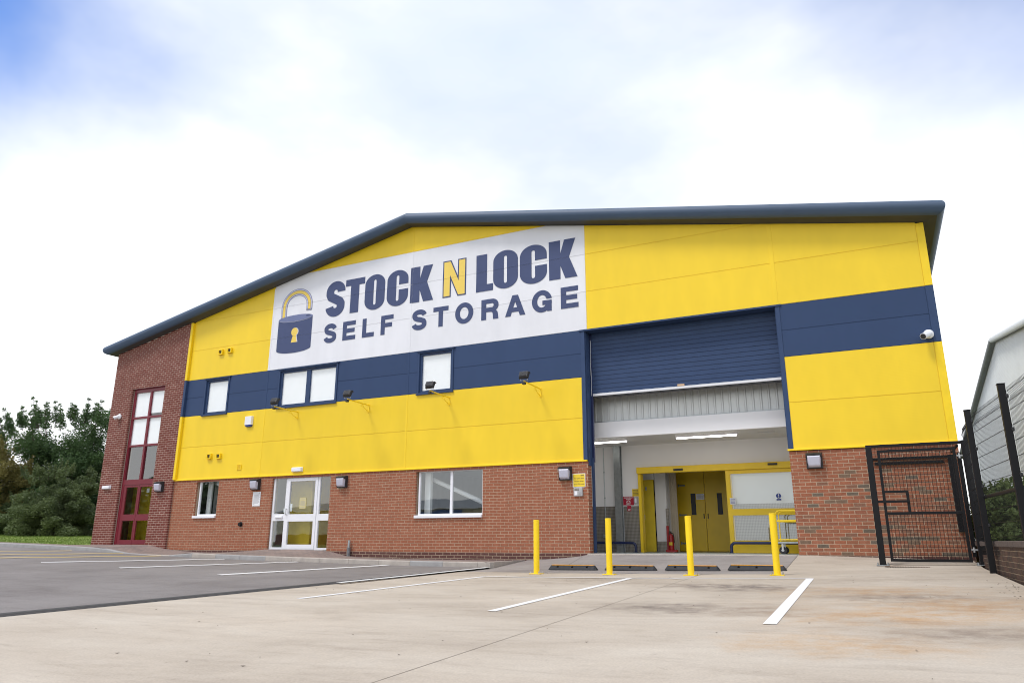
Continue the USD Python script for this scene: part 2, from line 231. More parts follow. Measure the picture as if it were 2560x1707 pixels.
def tread_plate():
    """Aluminium tread plate: short raised bars in two alternating directions."""
    n = {'g': ('geometry', {}), 'sp': ('separate_xyz', {})}
    L = [('g.position', 'sp.vector')]
    def mth(k, t, a, b=None):
        n[k] = ('math', {'math_type': t}); 
        for sock, v in (('value1', a), ('value2', b)):
            if v is None: continue
            if isinstance(v, str): L.append((v, f'{k}.{sock}'))
            else: n[k][1][sock] = v
    mth('u', 'add', 'sp.x', 'sp.z'); mth('v', 'subtract', 'sp.x', 'sp.z')
    mth('us', 'multiply', 'u.value', 2 * math.pi / 0.075); mth('vs', 'multiply', 'v.value', 2 * math.pi / 0.075)
    mth('su', 'sine', 'us.value'); mth('sv', 'sine', 'vs.value'); mth('h', 'multiply', 'su.value', 'sv.value')
    n['r'] = ('rgb_ramp', {'ramp': [(0.34, (0.16, 0.145, 0.122)), (0.72, (0.36, 0.335, 0.295))]}); n['mr'] = ('map_range', {'from_min': -1.0, 'from_max': 1.0, 'to_min': 0.0, 'to_max': 1.0})
    n['b'] = ('bump', {'strength': 0.6, 'distance': 0.004}); n['p'] = ('principled_bsdf', {'roughness': 0.4, 'metallic': 0.35})
    L += [('h.value', 'mr.value'), ('mr.result', 'r.fac'), ('r.color', 'p.base_color'), ('mr.result', 'b.height'), ('b.normal', 'p.normal')]
    return reg('tread_plate', usdkit.material(stage, LK + 'tread_plate', n, L, surface='p.BSDF'))
tread_plate()

def leaf_look(name, ramp, trans=0.3):
    return reg(name, usdkit.material(stage, LK + name, {
        'g': ('geometry', {}), 'r': ('rgb_ramp', {'ramp': ramp}), 'n': ('noise_texture', {'scale': 0.9, 'detail': 3.0}), 'r2': ('rgb_ramp', {'ramp': [(0.3, (0.7, 0.72, 0.7)), (0.7, (1.25, 1.2, 1.1))]}),
        'm': ('mix_color', {'blend_type': 'multiply', 'fac': 1.0}), 'p': ('principled_bsdf', {'roughness': 0.55, 'specular_ior_level': 0.35}), 't': ('translucent_bsdf', {}), 'x': ('mix_closure', {'fac': trans})},
        [('g.random_per_island', 'r.fac'), ('g.position', 'n.vector'), ('n.fac', 'r2.fac'), ('r.color', 'm.a'), ('r2.color', 'm.b'), ('m.result', 'p.base_color'), ('m.result', 't.color'), ('p.BSDF', 'x.closure1'), ('t.BSDF', 'x.closure2')], surface='x.closure'))
leaf_look('leaf_dark', [(0.0, (0.076, 0.137, 0.049)), (0.5, (0.136, 0.214, 0.076)), (0.85, (0.226, 0.305, 0.105)), (1.0, (0.342, 0.380, 0.156))])
leaf_look('leaf_brown', [(0.0, (0.270, 0.244, 0.085)), (0.4, (0.414, 0.350, 0.122)), (0.75, (0.368, 0.450, 0.139)), (1.0, (0.734, 0.479, 0.210))])
leaf_look('leaf_grey', [(0.0, (0.129, 0.172, 0.072)), (0.5, (0.212, 0.267, 0.112)), (1.0, (0.394, 0.428, 0.210))])
leaf_look('leaf_hedge', [(0.0, (0.150, 0.204, 0.061)), (0.5, (0.281, 0.358, 0.097)), (0.85, (0.465, 0.498, 0.155)), (1.0, (0.747, 0.625, 0.205))])
leaf_look('blade', [(0.0, (0.149, 0.230, 0.041)), (0.6, (0.230, 0.324, 0.061)), (1.0, (0.351, 0.365, 0.121))])

# ------------------------------------------------------------------ scene graph helpers
USED = {}
def path_of(parent, name):
    base = parent.GetPath().pathString if parent is not None else '/World'
    k = base + '/' + name
    n = USED.get(k, -1) + 1
    USED[k] = n
    return k if n == 0 else f'{k}_{n:03d}'
def put(prim, **kw):
    for k, v in kw.items():
        if v: prim.SetCustomDataByKey(k, v)
    return prim
def empty(name, parent=None, loc=None, rz=0.0, **kw):
    x = UsdGeom.Xform.Define(stage, path_of(parent, name))
    if loc is not None: x.AddTranslateOp().Set(Gf.Vec3d(*map(float, loc)))
    if rz: x.AddRotateZOp().Set(float(rz))
    return put(x.GetPrim(), **kw)
def obj(name, mesh, mat, parent=None, smooth=False, **kw):
    if isinstance(mesh, list): mesh = cat(mesh)
    m = usdkit.mesh(stage, path_of(parent, name), mesh, MATS[mat], smooth=smooth)
    return put(m.GetPrim(), **kw)
def copy(src, name, loc, rz=0.0, **kw):
    x = UsdGeom.Xform.Define(stage, path_of(None, name))
    x.AddTranslateOp().Set(Gf.Vec3d(*map(float, loc)))
    if rz: x.AddRotateZOp().Set(float(rz))
    p = x.GetPrim(); p.GetReferences().AddInternalReference(src.GetPath()); p.SetInstanceable(True)
    return put(p, **kw)
def move(prim, loc, rz=0.0):
    x = UsdGeom.Xformable(prim); x.ClearXformOpOrder()
    ops = {o.GetOpName(): o for o in x.GetOrderedXformOps()}
    x.AddTranslateOp(opSuffix='place').Set(Gf.Vec3d(*map(float, loc)))
    if rz: x.AddRotateZOp(opSuffix='place').Set(float(rz))

# ------------------------------------------------------------------ shapes
def cat(ms):
    ms = [m for m in ms if m is not None]
    vs, fs, o = [], [], 0
    for m in ms:
        v, f = (m.vertices, m.faces) if hasattr(m, 'vertices') else m
        vs.append(np.asarray(v, float)); fs.append(np.asarray(f, int) + o); o += len(v)
    return trimesh.Trimesh(np.vstack(vs), np.vstack(fs), process=False)
_pts = np.array([[sx * (1 - (a != 0) * 0.0), sy, sz] for a in (0,) for sx in (-1, 1) for sy in (-1, 1) for sz in (-1, 1)], float)
def _chamfer_topology():
    h, b = np.ones(3), 0.2
    pts = []
    for s in _pts:
        for k in range(3):
            q = s * (h - b); q[k] = s[k] * h[k]; pts.append(q)
    pts = np.array(pts); hull = trimesh.Trimesh(pts, trimesh.convex.convex_hull(pts).faces, process=False)
    hv = trimesh.convex.convex_hull(pts)
    idx = [int(np.argmin(((pts - v) ** 2).sum(1))) for v in hv.vertices]
    return np.array(idx)[hv.faces]
_cf = _chamfer_topology()
def bx(x0, x1, y0, y1, z0, z1, b=0.004):
    """Box with small chamfers."""
    c = np.array([(x0 + x1) / 2, (y0 + y1) / 2, (z0 + z1) / 2]); h = np.array([x1 - x0, y1 - y0, z1 - z0]) / 2
    b = min(b, 0.45 * h.min())
    pts = []
    for s in _pts:
        for k in range(3):
            q = s * (h - b); q[k] = s[k] * h[k]; pts.append(c + q)
    return np.array(pts), _cf
def quad(a, b, c, d):
    return np.array([a, b, c, d], float), np.array([[0, 1, 2], [0, 2, 3]])
def ext(poly, y0, y1):
    """Polygon in (x, z) standing between y0 (front, towards the street) and y1 (back)."""
    out = []
    for g in (poly.geoms if hasattr(poly, 'geoms') else [poly]):
        if g.is_empty or g.area < 1e-7: continue
        m = trimesh.creation.extrude_polygon(g, y1 - y0, engine='earcut')
        v = np.array(m.vertices); v = np.stack([v[:, 0], y1 - v[:, 2], v[:, 1]], 1)
        out.append((v, np.array(m.faces)))
    return cat(out)
def tube(pts, r, n=10, cap=True):
    pts = np.array(pts, float); k = len(pts)
    r = np.full(k, r) if np.ndim(r) == 0 else np.array(r, float)
    t = np.gradient(pts, axis=0) if k > 2 else np.repeat([pts[1] - pts[0]], 2, 0)
    t /= np.linalg.norm(t, axis=1, keepdims=True)
    u = np.cross(t[0], [0, 0, 1.0]); 
    if np.linalg.norm(u) < 1e-3: u = np.cross(t[0], [1.0, 0, 0])
    u /= np.linalg.norm(u); V = []
    a = np.arange(n) * 2 * np.pi / n
    for i in range(k):
        u = u - t[i] * (u @ t[i]); u /= np.linalg.norm(u); w = np.cross(t[i], u)
        V.append(pts[i] + r[i] * (np.cos(a)[:, None] * u + np.sin(a)[:, None] * w))
    F = []
    for i in range(k - 1):
        for j in range(n):
            A, B = i * n + j, i * n + (j + 1) % n
            F += [[A, B, B + n], [A, B + n, A + n]]
    V = np.vstack(V)
    if cap:
        V = np.vstack([V, pts[0], pts[-1]]); m = len(V)
        for j in range(n):
            F += [[(j + 1) % n, j, m - 2], [(k - 1) * n + j, (k - 1) * n + (j + 1) % n, m - 1]]
    return V, np.array(F)
def arc(c, r, a0, a1, n, ax=(0, 2), y=0.0):
    t = np.radians(np.linspace(a0, a1, n)); P = np.zeros((n, 3)); P[:, 1] = y
    P[:, ax[0]] = c[0] + r * np.cos(t); P[:, ax[1]] = c[1] + r * np.sin(t)
    return P
def xf(m, R=None, t=None):
    v, f = (m.vertices, m.faces) if hasattr(m, 'vertices') else m
    v = np.array(v, float)
    if R is not None: v = v @ np.array(R).T
    if t is not None: v = v + t
    return v, f
def rotx(d):
    c, s = math.cos(math.radians(d)), math.sin(math.radians(d)); return np.array([[1, 0, 0], [0, c, -s], [0, s, c]])
def rotz(d):
    c, s = math.cos(math.radians(d)), math.sin(math.radians(d)); return np.array([[c, -s, 0], [s, c, 0], [0, 0, 1]])
def hull(pts):
    m = trimesh.convex.convex_hull(np.array(pts, float)); return np.array(m.vertices), np.array(m.faces)
def sphere(c, r, sub=2, sc=(1, 1, 1)):
    m = trimesh.creation.icosphere(sub, r); return np.array(m.vertices) * sc + c, np.array(m.faces)
def heightfield(poly, zf, step, off=0.0):
    """Triangulated sheet over a plan polygon following zf(x, y)."""
    out = []
    x0, y0, x1, y1 = poly.bounds
    xs, ys = np.arange(x0, x1 + step, step), np.arange(y0, y1 + step, step)
    V, F, idx = [], [], {}
    def vert(x, y):
        k = (round(x, 4), round(y, 4))
        if k not in idx: idx[k] = len(V); V.append((x, y))
        return idx[k]
    from shapely.prepared import prep
    pp = prep(poly)
    for a in xs[:-1]:
        for b in ys[:-1]:
            c = sbox(a, b, a + step, b + step)
            if pp.contains(c):
                i, j, k, l = vert(a, b), vert(a + step, b), vert(a + step, b + step), vert(a, b + step)
                F += [[i, j, k], [i, k, l]]
            elif pp.intersects(c):
                q = poly.intersection(c)
                for g in getattr(q, 'geoms', [q]):
                    if g.geom_type != 'Polygon' or g.area < 1e-6: continue
                    vv, ff = trimesh.creation.triangulate_polygon(g, engine='earcut')
                    for f in ff:
                        t = [vert(*vv[i]) for i in f]
                        if len(set(t)) == 3:
                            A, B, C = (np.array(V[i]) for i in t)
                            if (B - A)[0] * (C - A)[1] - (B - A)[1] * (C - A)[0] < 0: t = t[::-1]
                            F.append(t)
    V = np.array(V)
    return np.column_stack([V, zf(V[:, 0], V[:, 1]) + off]), np.array(F)

# ------------------------------------------------------------------ levels of the site
_zk = PchipInterpolator([-60, -45, -30, -25, -20.2, -17.67, -15, -12.2, -9.84, -6.4, -4, -2, 0, 2, 4.6, 8, 12, 20, 60],
                        [0.45, 0.40, 0.25, 0.16, 0.058, -0.005, -0.083, -0.178, -0.235, -0.29, -0.322, -0.33, -0.323, -0.304, -0.26, -0.172, -0.09, 0.0, 0.0])
_zw = PchipInterpolator([-60, -30, -25, -20, -18.02, -16.84, -15.31, -14.32, -13.77, -12.6, -11.49, -10.94, -10.56, -10.11, -7.9, -7.5, -7.12, -6.1, -4.7, -2.7, -1.6, -1.06, -0.26, 0.1, 4.64, 5.2, 6.2, 7.9, 12, 60],
                        [0.55, 0.36, 0.28, 0.18, 0.143, 0.16, 0.16, 0.03, -0.017, -0.059, -0.06, -0.02, 0.02, 0.05, 0.03, -0.045, -0.12, -0.163, -0.176, -0.181, -0.179, -0.15, -0.08, -0.02, -0.008, -0.018, -0.042, -0.07, 0.05, 0.3])
KY = -1.75
def zk(x): return _zk(np.clip(x, -60, 60))
def yard(x, y):
    """Finished level: falls gently away from the kerb line, ramps up to the wall behind it."""
    x, y = np.asarray(x, float), np.asarray(y, float)
    low = zk(x) + 0.0236 * (np.maximum(y, -26) - KY)
    t = np.clip((y - KY) / -KY, 0, 1)
    return np.where(y < KY, low, zk(x) * (1 - t) + _zw(np.clip(x, -60, 60)) * t)
def natural(x, y):
    x, y = np.asarray(x, float), np.asarray(y, float)
    up = np.clip((y - 0.0) / 8.0, 0, 1) * 0.30
    return yard(x, np.minimum(y, 0)) + up

# ------------------------------------------------------------------ ground, yard, car park
def grounds():
    r = np.concatenate([np.linspace(0, 40, 41), np.geomspace(46, 1600, 24)]); a = np.linspace(0, 2 * np.pi, 97)
    V = np.array([[q * math.cos(t) - 5, q * math.sin(t) - 8] for q in r for t in a]); k = len(a)
    z = natural(V[:, 0], V[:, 1]) - 0.10
    z = np.where((V[:, 1] > -0.5) & (V[:, 0] > -18.5) & (V[:, 0] < 9), -0.5, z)
    F = []
    for i in range(len(r) - 1):
        for j in range(k - 1):
            A = i * k + j; F += [[A, A + k, A + k + 1], [A, A + k + 1, A + 1]]
    obj('ground', (np.column_stack([V, z]), np.array(F)), 'far_ground_look', kind='structure')
    # concrete yard: slabs either side of the sawn joint, each its own piece
    yd = empty('concrete_yard', kind='structure')
    def ex(y): return np.interp(y, [-40, -11.75, -6.5, -1.75, -1.6], [-4.6, -2.67, -2.16, -1.71, -1.70])
    ed = [(float(ex(y)), y) for y in np.linspace(-24, -2.9, 12)]
    jx = [(3.62, -24), (3.45, -13.1), (3.28, -4.83), (3.25, -2.9)]
    g = 0.004
    west = Polygon(ed + [(x - g, y) for x, y in jx[::-1]]); east = Polygon([(x + g, y) for x, y in jx] + [(14, -2.9), (14, -24)])
    obj('slab', heightfield(west, yard, 0.5, 0.012), 'concrete', yd); obj('slab', heightfield(east.intersection(sbox(0, -24, 7.80, 0)), yard, 0.5, 0.012), 'concrete', yd)
    rampl = Polygon([(-1.69, -2.888), (-1.66, -1.2), (-1.60, -0.02), (-0.10, -0.02), (0.02, -2.888)]); ramp = Polygon([(0.03, -2.888), (-0.09, -0.02), (4.66, -0.02), (4.50, -2.888)]); rampr = Polygon([(4.51, -2.888), (4.67, -0.02), (7.80, -0.02), (7.80, -2.888)])
    obj('slab', heightfield(rampl, yard, 0.25, 0.012), 'concrete_ramp', yd); obj('ramp', heightfield(ramp, yard, 0.25, 0.012), 'concrete_ramp', yd); obj('slab', heightfield(rampr, yard, 0.25, 0.012), 'concrete', yd)
    obj('joint_filler', heightfield(sbox(-1.6, -24, 7.8, -0.05), yard, 0.5, 0.0), 'joint_grey', yd)
    obj('threshold', [bx(0.0, 4.66, -0.14, 0.30, -0.25, 0.0, 0.012)], 'kerb_stone_look', yd)
    # asphalt car park
    cp = empty('car_park', kind='structure')
    strip = 0.17
    asph = Polygon([(-60, -26), (-60, KY - 0.02)] + [(x, KY - 0.02) for x in (-20, -1.95)] + [(float(ex(y)) - strip, y) for y in np.linspace(-1.9, -26, 12)])
    obj('asphalt_surface', heightfield(asph, yard, 0.8, 0.034), 'asphalt', cp)
    ys = np.linspace(-1.78, -26, 120)
    wob = 0.02 * (meshkit.fbm(np.stack([ys * 2.2, ys * 0, ys * 0], 1)) - 0.5)
    x1 = ex(ys); prof = [(-strip - 0.02, 0.036), (-0.05, 0.036), (0.012, 0.008), (0.012, -0.03)]
    V = np.array([[x1[i] + dx + wob[i], ys[i], float(yard(x1[i] + dx, ys[i])) + dz] for i in range(len(ys)) for dx, dz in prof]); F = []
    n = len(prof)
    for i in range(len(ys) - 1):
        for j in range(n - 1):
            A = i * n + j; F += [[A, A + n + 1, A + 1], [A, A + n, A + n + 1]]
    obj('asphalt_edge', (V, np.array(F)), 'dark_edge', cp)
    def line(parent, P, w, off, mat, name='painted_line'):
        pl = LineString(P).buffer(w / 2, cap_style=2, join_style=2)
        obj(name, heightfield(pl, yard, 0.4, off), mat, parent)
    for a, b in (((-12.12, -5.42), (-9.89, -1.80)), ((-9.0, -5.62), (-7.32, -1.80)), ((-5.49, -6.05), (-4.51, -1.80))):
        line(cp, [a, b], 0.20, 0.040, 'line_white')
    line(cp, [(-2.07, -6.65), (-1.90, -4.2), (-1.76, -1.80)], 0.13, 0.043, 'line_white')
    for a, b in (((-22, -12.0), (-16.11, -2.0)), ((-20.0, -13.0), (-14.02, -1.80)), ((-18.3, -12.6), (-12.4, -1.80))):
        line(cp, [a, b], 0.17, 0.040, 'line_yellow')
    line(yd, [(-0.93, -8.9), (-0.56, -4.24)], 0.105, 0.017, 'line_white'); line(yd, [(2.33, -9.5), (2.27, -4.2)], 0.105, 0.017, 'line_white'); line(yd, [(5.30, -9.97), (5.19, -4.16)], 0.115, 0.017, 'line_white')
    line(yd, [(-0.60, -4.28), (2.95, -4.13), (3.08, -4.2), (3.2, -4.13), (5.24, -4.09)], 0.085, 0.0205, 'line_white')
    # block paving and kerb
    def drop(x): return np.interp(x, [-60, -15.05, -14.2, -12.3, -11.45, -1.9], [0.115, 0.115, 0.012, 0.012, 0.115, 0.115])
    def kt(x): return zk(x) + 0.034 + drop(x)
    def pave(x, y):
        t = np.clip((y - (KY + 0.13)) / (-(KY + 0.13)), 0, 1); return (kt(x)) * (1 - t) + np.maximum(_zw(np.clip(x, -60, 60)), -0.185) * t
    pv = Polygon([(-60, KY + 0.13), (-1.83, KY + 0.13), (-1.72, -0.06), (-14.36, -0.02), (-18.1, -0.02), (-18.6, -0.5), (-60, -0.5)])
    obj('pavement', heightfield(pv, pave, 0.4, -0.002), 'pavers', kind='structure')
    kb = empty('kerb', kind='structure')
    x = -46.0; i = 0
    while x < -1.95:
        e = min(x + 0.915, -1.84); a, b = x + 0.004, e - 0.004
        V = []
        for q in (a, b):
            base, top = float(zk(q)) - 0.12, float(kt(q))
            V += [(q, KY, base), (q, KY + 0.012, top - 0.02), (q, KY + 0.03, top), (q, KY + 0.125, top), (q, KY + 0.125, base)]
        F = []
        for j in range(4): F += [[j, j + 5, j + 6], [j, j + 6, j + 1]]
        F += [[0, 1, 2], [0, 2, 3], [0, 3, 4], [5, 7, 6], [5, 8, 7], [5, 9, 8]]
        obj('kerb_stone', (np.array(V), np.array(F)), 'kerb_stone_grey' if rng.random() < 0.35 or a < -14 else 'kerb_stone_look', kb)
        x += 0.915; i += 1
    # the kerb turns back to the wall beside the ramp, dying into it
    pth = [(-1.84, KY), (-1.76, KY + 0.03), (-1.71, KY + 0.12), (-1.695, -1.1), (-1.68, -0.55), (-1.66, -0.05)]
    for (ax, ay), (bx_, by), h0, h1 in zip(pth[:-1], pth[1:], (0.149, 0.145, 0.14, 0.10, 0.055), (0.145, 0.14, 0.10, 0.055, 0.012)):
        V = []
        for (qx, qy), h in (((ax, ay), h0), ((bx_, by), h1)):
            z = float(yard(qx, qy)); V += [(qx, qy, z - 0.1), (qx, qy, z + h), (qx - 0.12, qy + 0.05, z + h), (qx - 0.12, qy + 0.05, z - 0.1)]
        F = []
        for j in range(3): F += [[j, j + 4, j + 5], [j, j + 5, j + 1]]
        obj('kerb_stone', (np.array(V), np.array(F)), 'kerb_stone_look', kb)
    # grit and dead leaves blown over the yard
    N = 150; P = np.column_stack([rng.uniform(-2.0, 7.6, N), rng.uniform(-15.5, -2.5, N)]); P[90:] = np.column_stack([7.72 - abs(rng.normal(0, .16, 60)), rng.uniform(-9.5, -4.5, 60)])
    k = rng.uniform(.004, .013, N); an = rng.uniform(0, 6.28, N); z = yard(P[:, 0], P[:, 1]) + .016
    C_ = np.stack([np.column_stack([P[:, 0] + k * np.cos(an + q) * (1.6 if q in (0, 3.14) else .7), P[:, 1] + k * np.sin(an + q) * (1.6 if q in (0, 3.14) else .7), z + (.004 if q in (0, 3.14) else 0)]) for q in (0, 1.57, 3.14, 4.71)], 1).reshape(-1, 3); q = np.arange(N) * 4
    obj('leaf_litter', (C_, np.concatenate([np.stack([q, q + 1, q + 2], 1), np.stack([q, q + 2, q + 3], 1)])), 'bark', kind='stuff', label='dark specks of grit and dead leaves scattered over the concrete', category='leaf litter')
    # grass verge
    gv = Polygon([(-80, -0.5), (-18.6, -0.5), (-18.12, 0.0), (-18.12, 26), (-80, 26)])
    def gz(x, y): return _zw(np.clip(x, -60, 60)) + np.clip(y / 5.0, 0, 1) * 0.15 + 0.01 + 0.05 * (meshkit.fbm(np.stack([x * .3, y * .3, x * 0], -1)) - .5)
    obj('grass_verge', heightfield(gv, gz, 1.0), 'grass_soil', kind='structure')
    N = 26000
    P = np.column_stack([rng.uniform(-48, -18.3, N), -0.45 + 9.5 * rng.random(N) ** 1.3]); z = gz(P[:, 0], P[:, 1])
    h = rng.uniform(0.03, 0.075, N); an = rng.uniform(0, 2 * np.pi, N); w = rng.uniform(0.008, 0.016, N); ln = rng.normal(0, 0.025, (N, 2))
    A = np.column_stack([P[:, 0] - w * np.cos(an), P[:, 1] - w * np.sin(an), z]); B = np.column_stack([P[:, 0] + w * np.cos(an), P[:, 1] + w * np.sin(an), z]); C = np.column_stack([P[:, 0] + ln[:, 0], P[:, 1] + ln[:, 1], z + h])
    obj('grass', (np.stack([A, B, C], 1).reshape(-1, 3), np.arange(3 * N).reshape(-1, 3)), 'blade', kind='stuff', label='short mown green grass on the verge beside the brick end', category='grass')
grounds()

# ------------------------------------------------------------------ the storage building
XL, XT, X1, X2, X3, X4, XR = -18.04, -14.40, -10.72, -5.36, 0.09, 4.72, 7.87
ZC, ZA, ZN0, ZNM, ZN1, ZB, ZD, ZE = 2.175, 3.25, 4.29, 4.91, 5.53, 6.56, 7.60, 8.64
APX, APZ, EL, ER = -5.42, 9.47, 6.83, 6.97
BACK = 26.0
roofpoly = Polygon([(XL, -1), (XR, -1), (XR, ER), (APX, APZ), (XL, EL)])
B = empty('storage_building', label='yellow and navy clad storage warehouse with red brick base and a low pitched gable roof', category='building')
TW = 0.07   # the brick end bay stands this much proud
OPEN = sbox(0.02, -1, 4.69, 5.50)
W_UP = [(-13.47, -12.36, 4.26, 5.50), (-10.24, -7.90, 4.26, 5.50), (-5.03, -3.86, 4.25, 5.50)]
G1 = (-13.36, -12.375, 1.00, 2.15); G2 = (-4.97, -2.90, 0.90, 2.13); DR = (-10.14, -7.91, -0.02, 2.15); TD = (-17.02, -15.35, 0.14, 5.47)
def sb(t): return sbox(t[0], t[2], t[1], t[3])

def brick_mesh(x0, x1, z0, z1, y, d=0.012, c=0.004, s=1):
    """One brick face: front with rounded arrises, returning to the mortar; open at the back."""
    o = [(x0, y + d, z0), (x1, y + d, z0), (x1, y + d, z1), (x0, y + d, z1)]
    m = [(x0, y + c, z0), (x1, y + c, z0), (x1, y + c, z1), (x0, y + c, z1)]
    i = [(x0 + c, y, z0 + c), (x1 - c, y, z0 + c), (x1 - c, y, z1 - c), (x0 + c, y, z1 - c)]
    V = np.array(o + m + i); F = [[8, 9, 10], [8, 10, 11]]
    for k in range(4):
        l = (k + 1) % 4
        F += [[4 + k, 4 + l, 8 + l], [4 + k, 8 + l, 8 + k], [k, l, 4 + l], [k, 4 + l, 4 + k]]
    return V, np.array(F)
def courses(region, y, zbase, n0, n1, seed):
    """Stretcher bond over the region: list of (V, F, course number)."""
    out = []; r = np.random.default_rng(seed)
    x0, _, x1, _ = region.bounds
    for k in range(n0, n1):
        z0, z1 = zbase + k * 0.075 + 0.005, zbase + (k + 1) * 0.075 - 0.005
        row = region.intersection(sbox(x0, z0, x1, z1))
        if row.is_empty: continue
        for g in getattr(row, 'geoms', [row]):
            if g.geom_type != 'Polygon': continue
            a, b0, b, b1 = g.bounds
            if b1 - b0 < 0.012: continue
            ph = 0.0 if k % 2 else 0.1125
            j = math.floor((a - ph) / 0.225); q = ph + j * 0.225
            while q < b:
                l, h = max(q + 0.005, a + 0.003), min(q + 0.220, b - 0.003)
                if h - l > 0.02:
                    dy = r.normal(0, 0.0013); t0, t1 = b0, b1
                    if g.area < (b - a) * (b1 - b0) * 0.97:
                        s = g.intersection(sbox(l, b0, h, b1))
                        if s.is_empty or s.area < 0.3 * (h - l) * (b1 - b0): q += 0.225; continue
                        t1 = min(t1, s.bounds[3]) - 0.0
                    out.append((*brick_mesh(l + r.normal(0, .0008), h + r.normal(0, .0008), t0, t1, y + dy), k))
                q += 0.225
    return out

def brickwork():
    low = unary_union([sbox(XT, -0.45, 0.02, ZC - 0.005), sbox(4.69, -0.45, XR, ZC - 0.005)]).difference(unary_union([sb(G1), sb(G2), sb(DR)]))
    tow = sbox(XL, -0.15, XT, 9).intersection(roofpoly).difference(sb(TD))
    # entrance range wall, pier wall beyond the loading door, end bay: mortar bed, then bricks
    bl = []; pl = []
    w = obj('brick_wall', [ext(low, 0.0045, 0.25)], 'mortar', B, label='red brick lower wall with a dark brick base course')
    for V, F, k in courses(low, 0.0, 0.0, -6, 29, 3): (pl if k < 0 else bl).append((V, F))
    # bricks of the returns into the openings
    def returns(xx, sx, ya, yb, k0, k1):
        out = []
        for k in range(k0, k1):
            cuts = [ya + 0.004] + [c for c in ((ya + 0.105,) if k % 2 else (ya + 0.22,)) if c < yb - 0.03] + [yb]
            for a, b in zip(cuts[:-1], cuts[1:]):
                V, F = brick_mesh(a, b - (0.009 if b < yb else 0), k * .075 + .0058, (k + 1) * .075 - .0058, 0.0)
                V = np.column_stack([xx + sx * (0.004 - V[:, 1]), V[:, 0], V[:, 2]])
                out.append((V, F[:, ::-1] if sx > 0 else F, k))
        return out
    for V, F, k in returns(0.02, 1, 0, 0.25, -2, 29) + returns(4.69, -1, 0, 0.25, -2, 29) + returns(G1[0], 1, 0, .07, 13, 29) + returns(G2[0], 1, 0, .07, 12, 29) + returns(DR[0], 1, 0, .06, 0, 29):
        (pl if k < 0 else bl).append((V, F))
    d = [np.linalg.norm(V.mean(0) - CAM) + (0 if F.shape[0] else 9) for V, F in bl]
    order = np.argsort(d, kind='stable'); near = set(order[:285].tolist())
    for i in sorted(near): obj('brick', bl[i], 'brick_red_single', w)
    obj('brick_courses', cat([m for i, m in enumerate(bl) if i not in near]), 'brick_red', w, kind='stuff')
    obj('plinth_courses', cat(pl), 'brick_plinth', w, kind='stuff', label='dark engineering brick base courses')
    t = obj('brick_wall', [ext(tow, -TW + 0.0045, 0.25)], 'mortar_pink', B, label='dark red brick end bay with pale mortar')
    tb = courses(tow, -TW, 0.0, -2, 122, 5)
    tb = tb + returns(TD[0], 1, -TW, .02, 2, 73) + returns(XT, 1, -TW, 0.0, -2, 29)
    obj('brick_courses', cat([(V, F) for V, F, k in tb]), 'brick_dark', t, kind='stuff')
    # corner return of the end bay and the side wall
    obj('side_wall', [bx(XL + 0.0, XL + 0.25, 0.26, BACK, -0.3, EL, 0.002)], 'brick_dark', B)
brickwork()

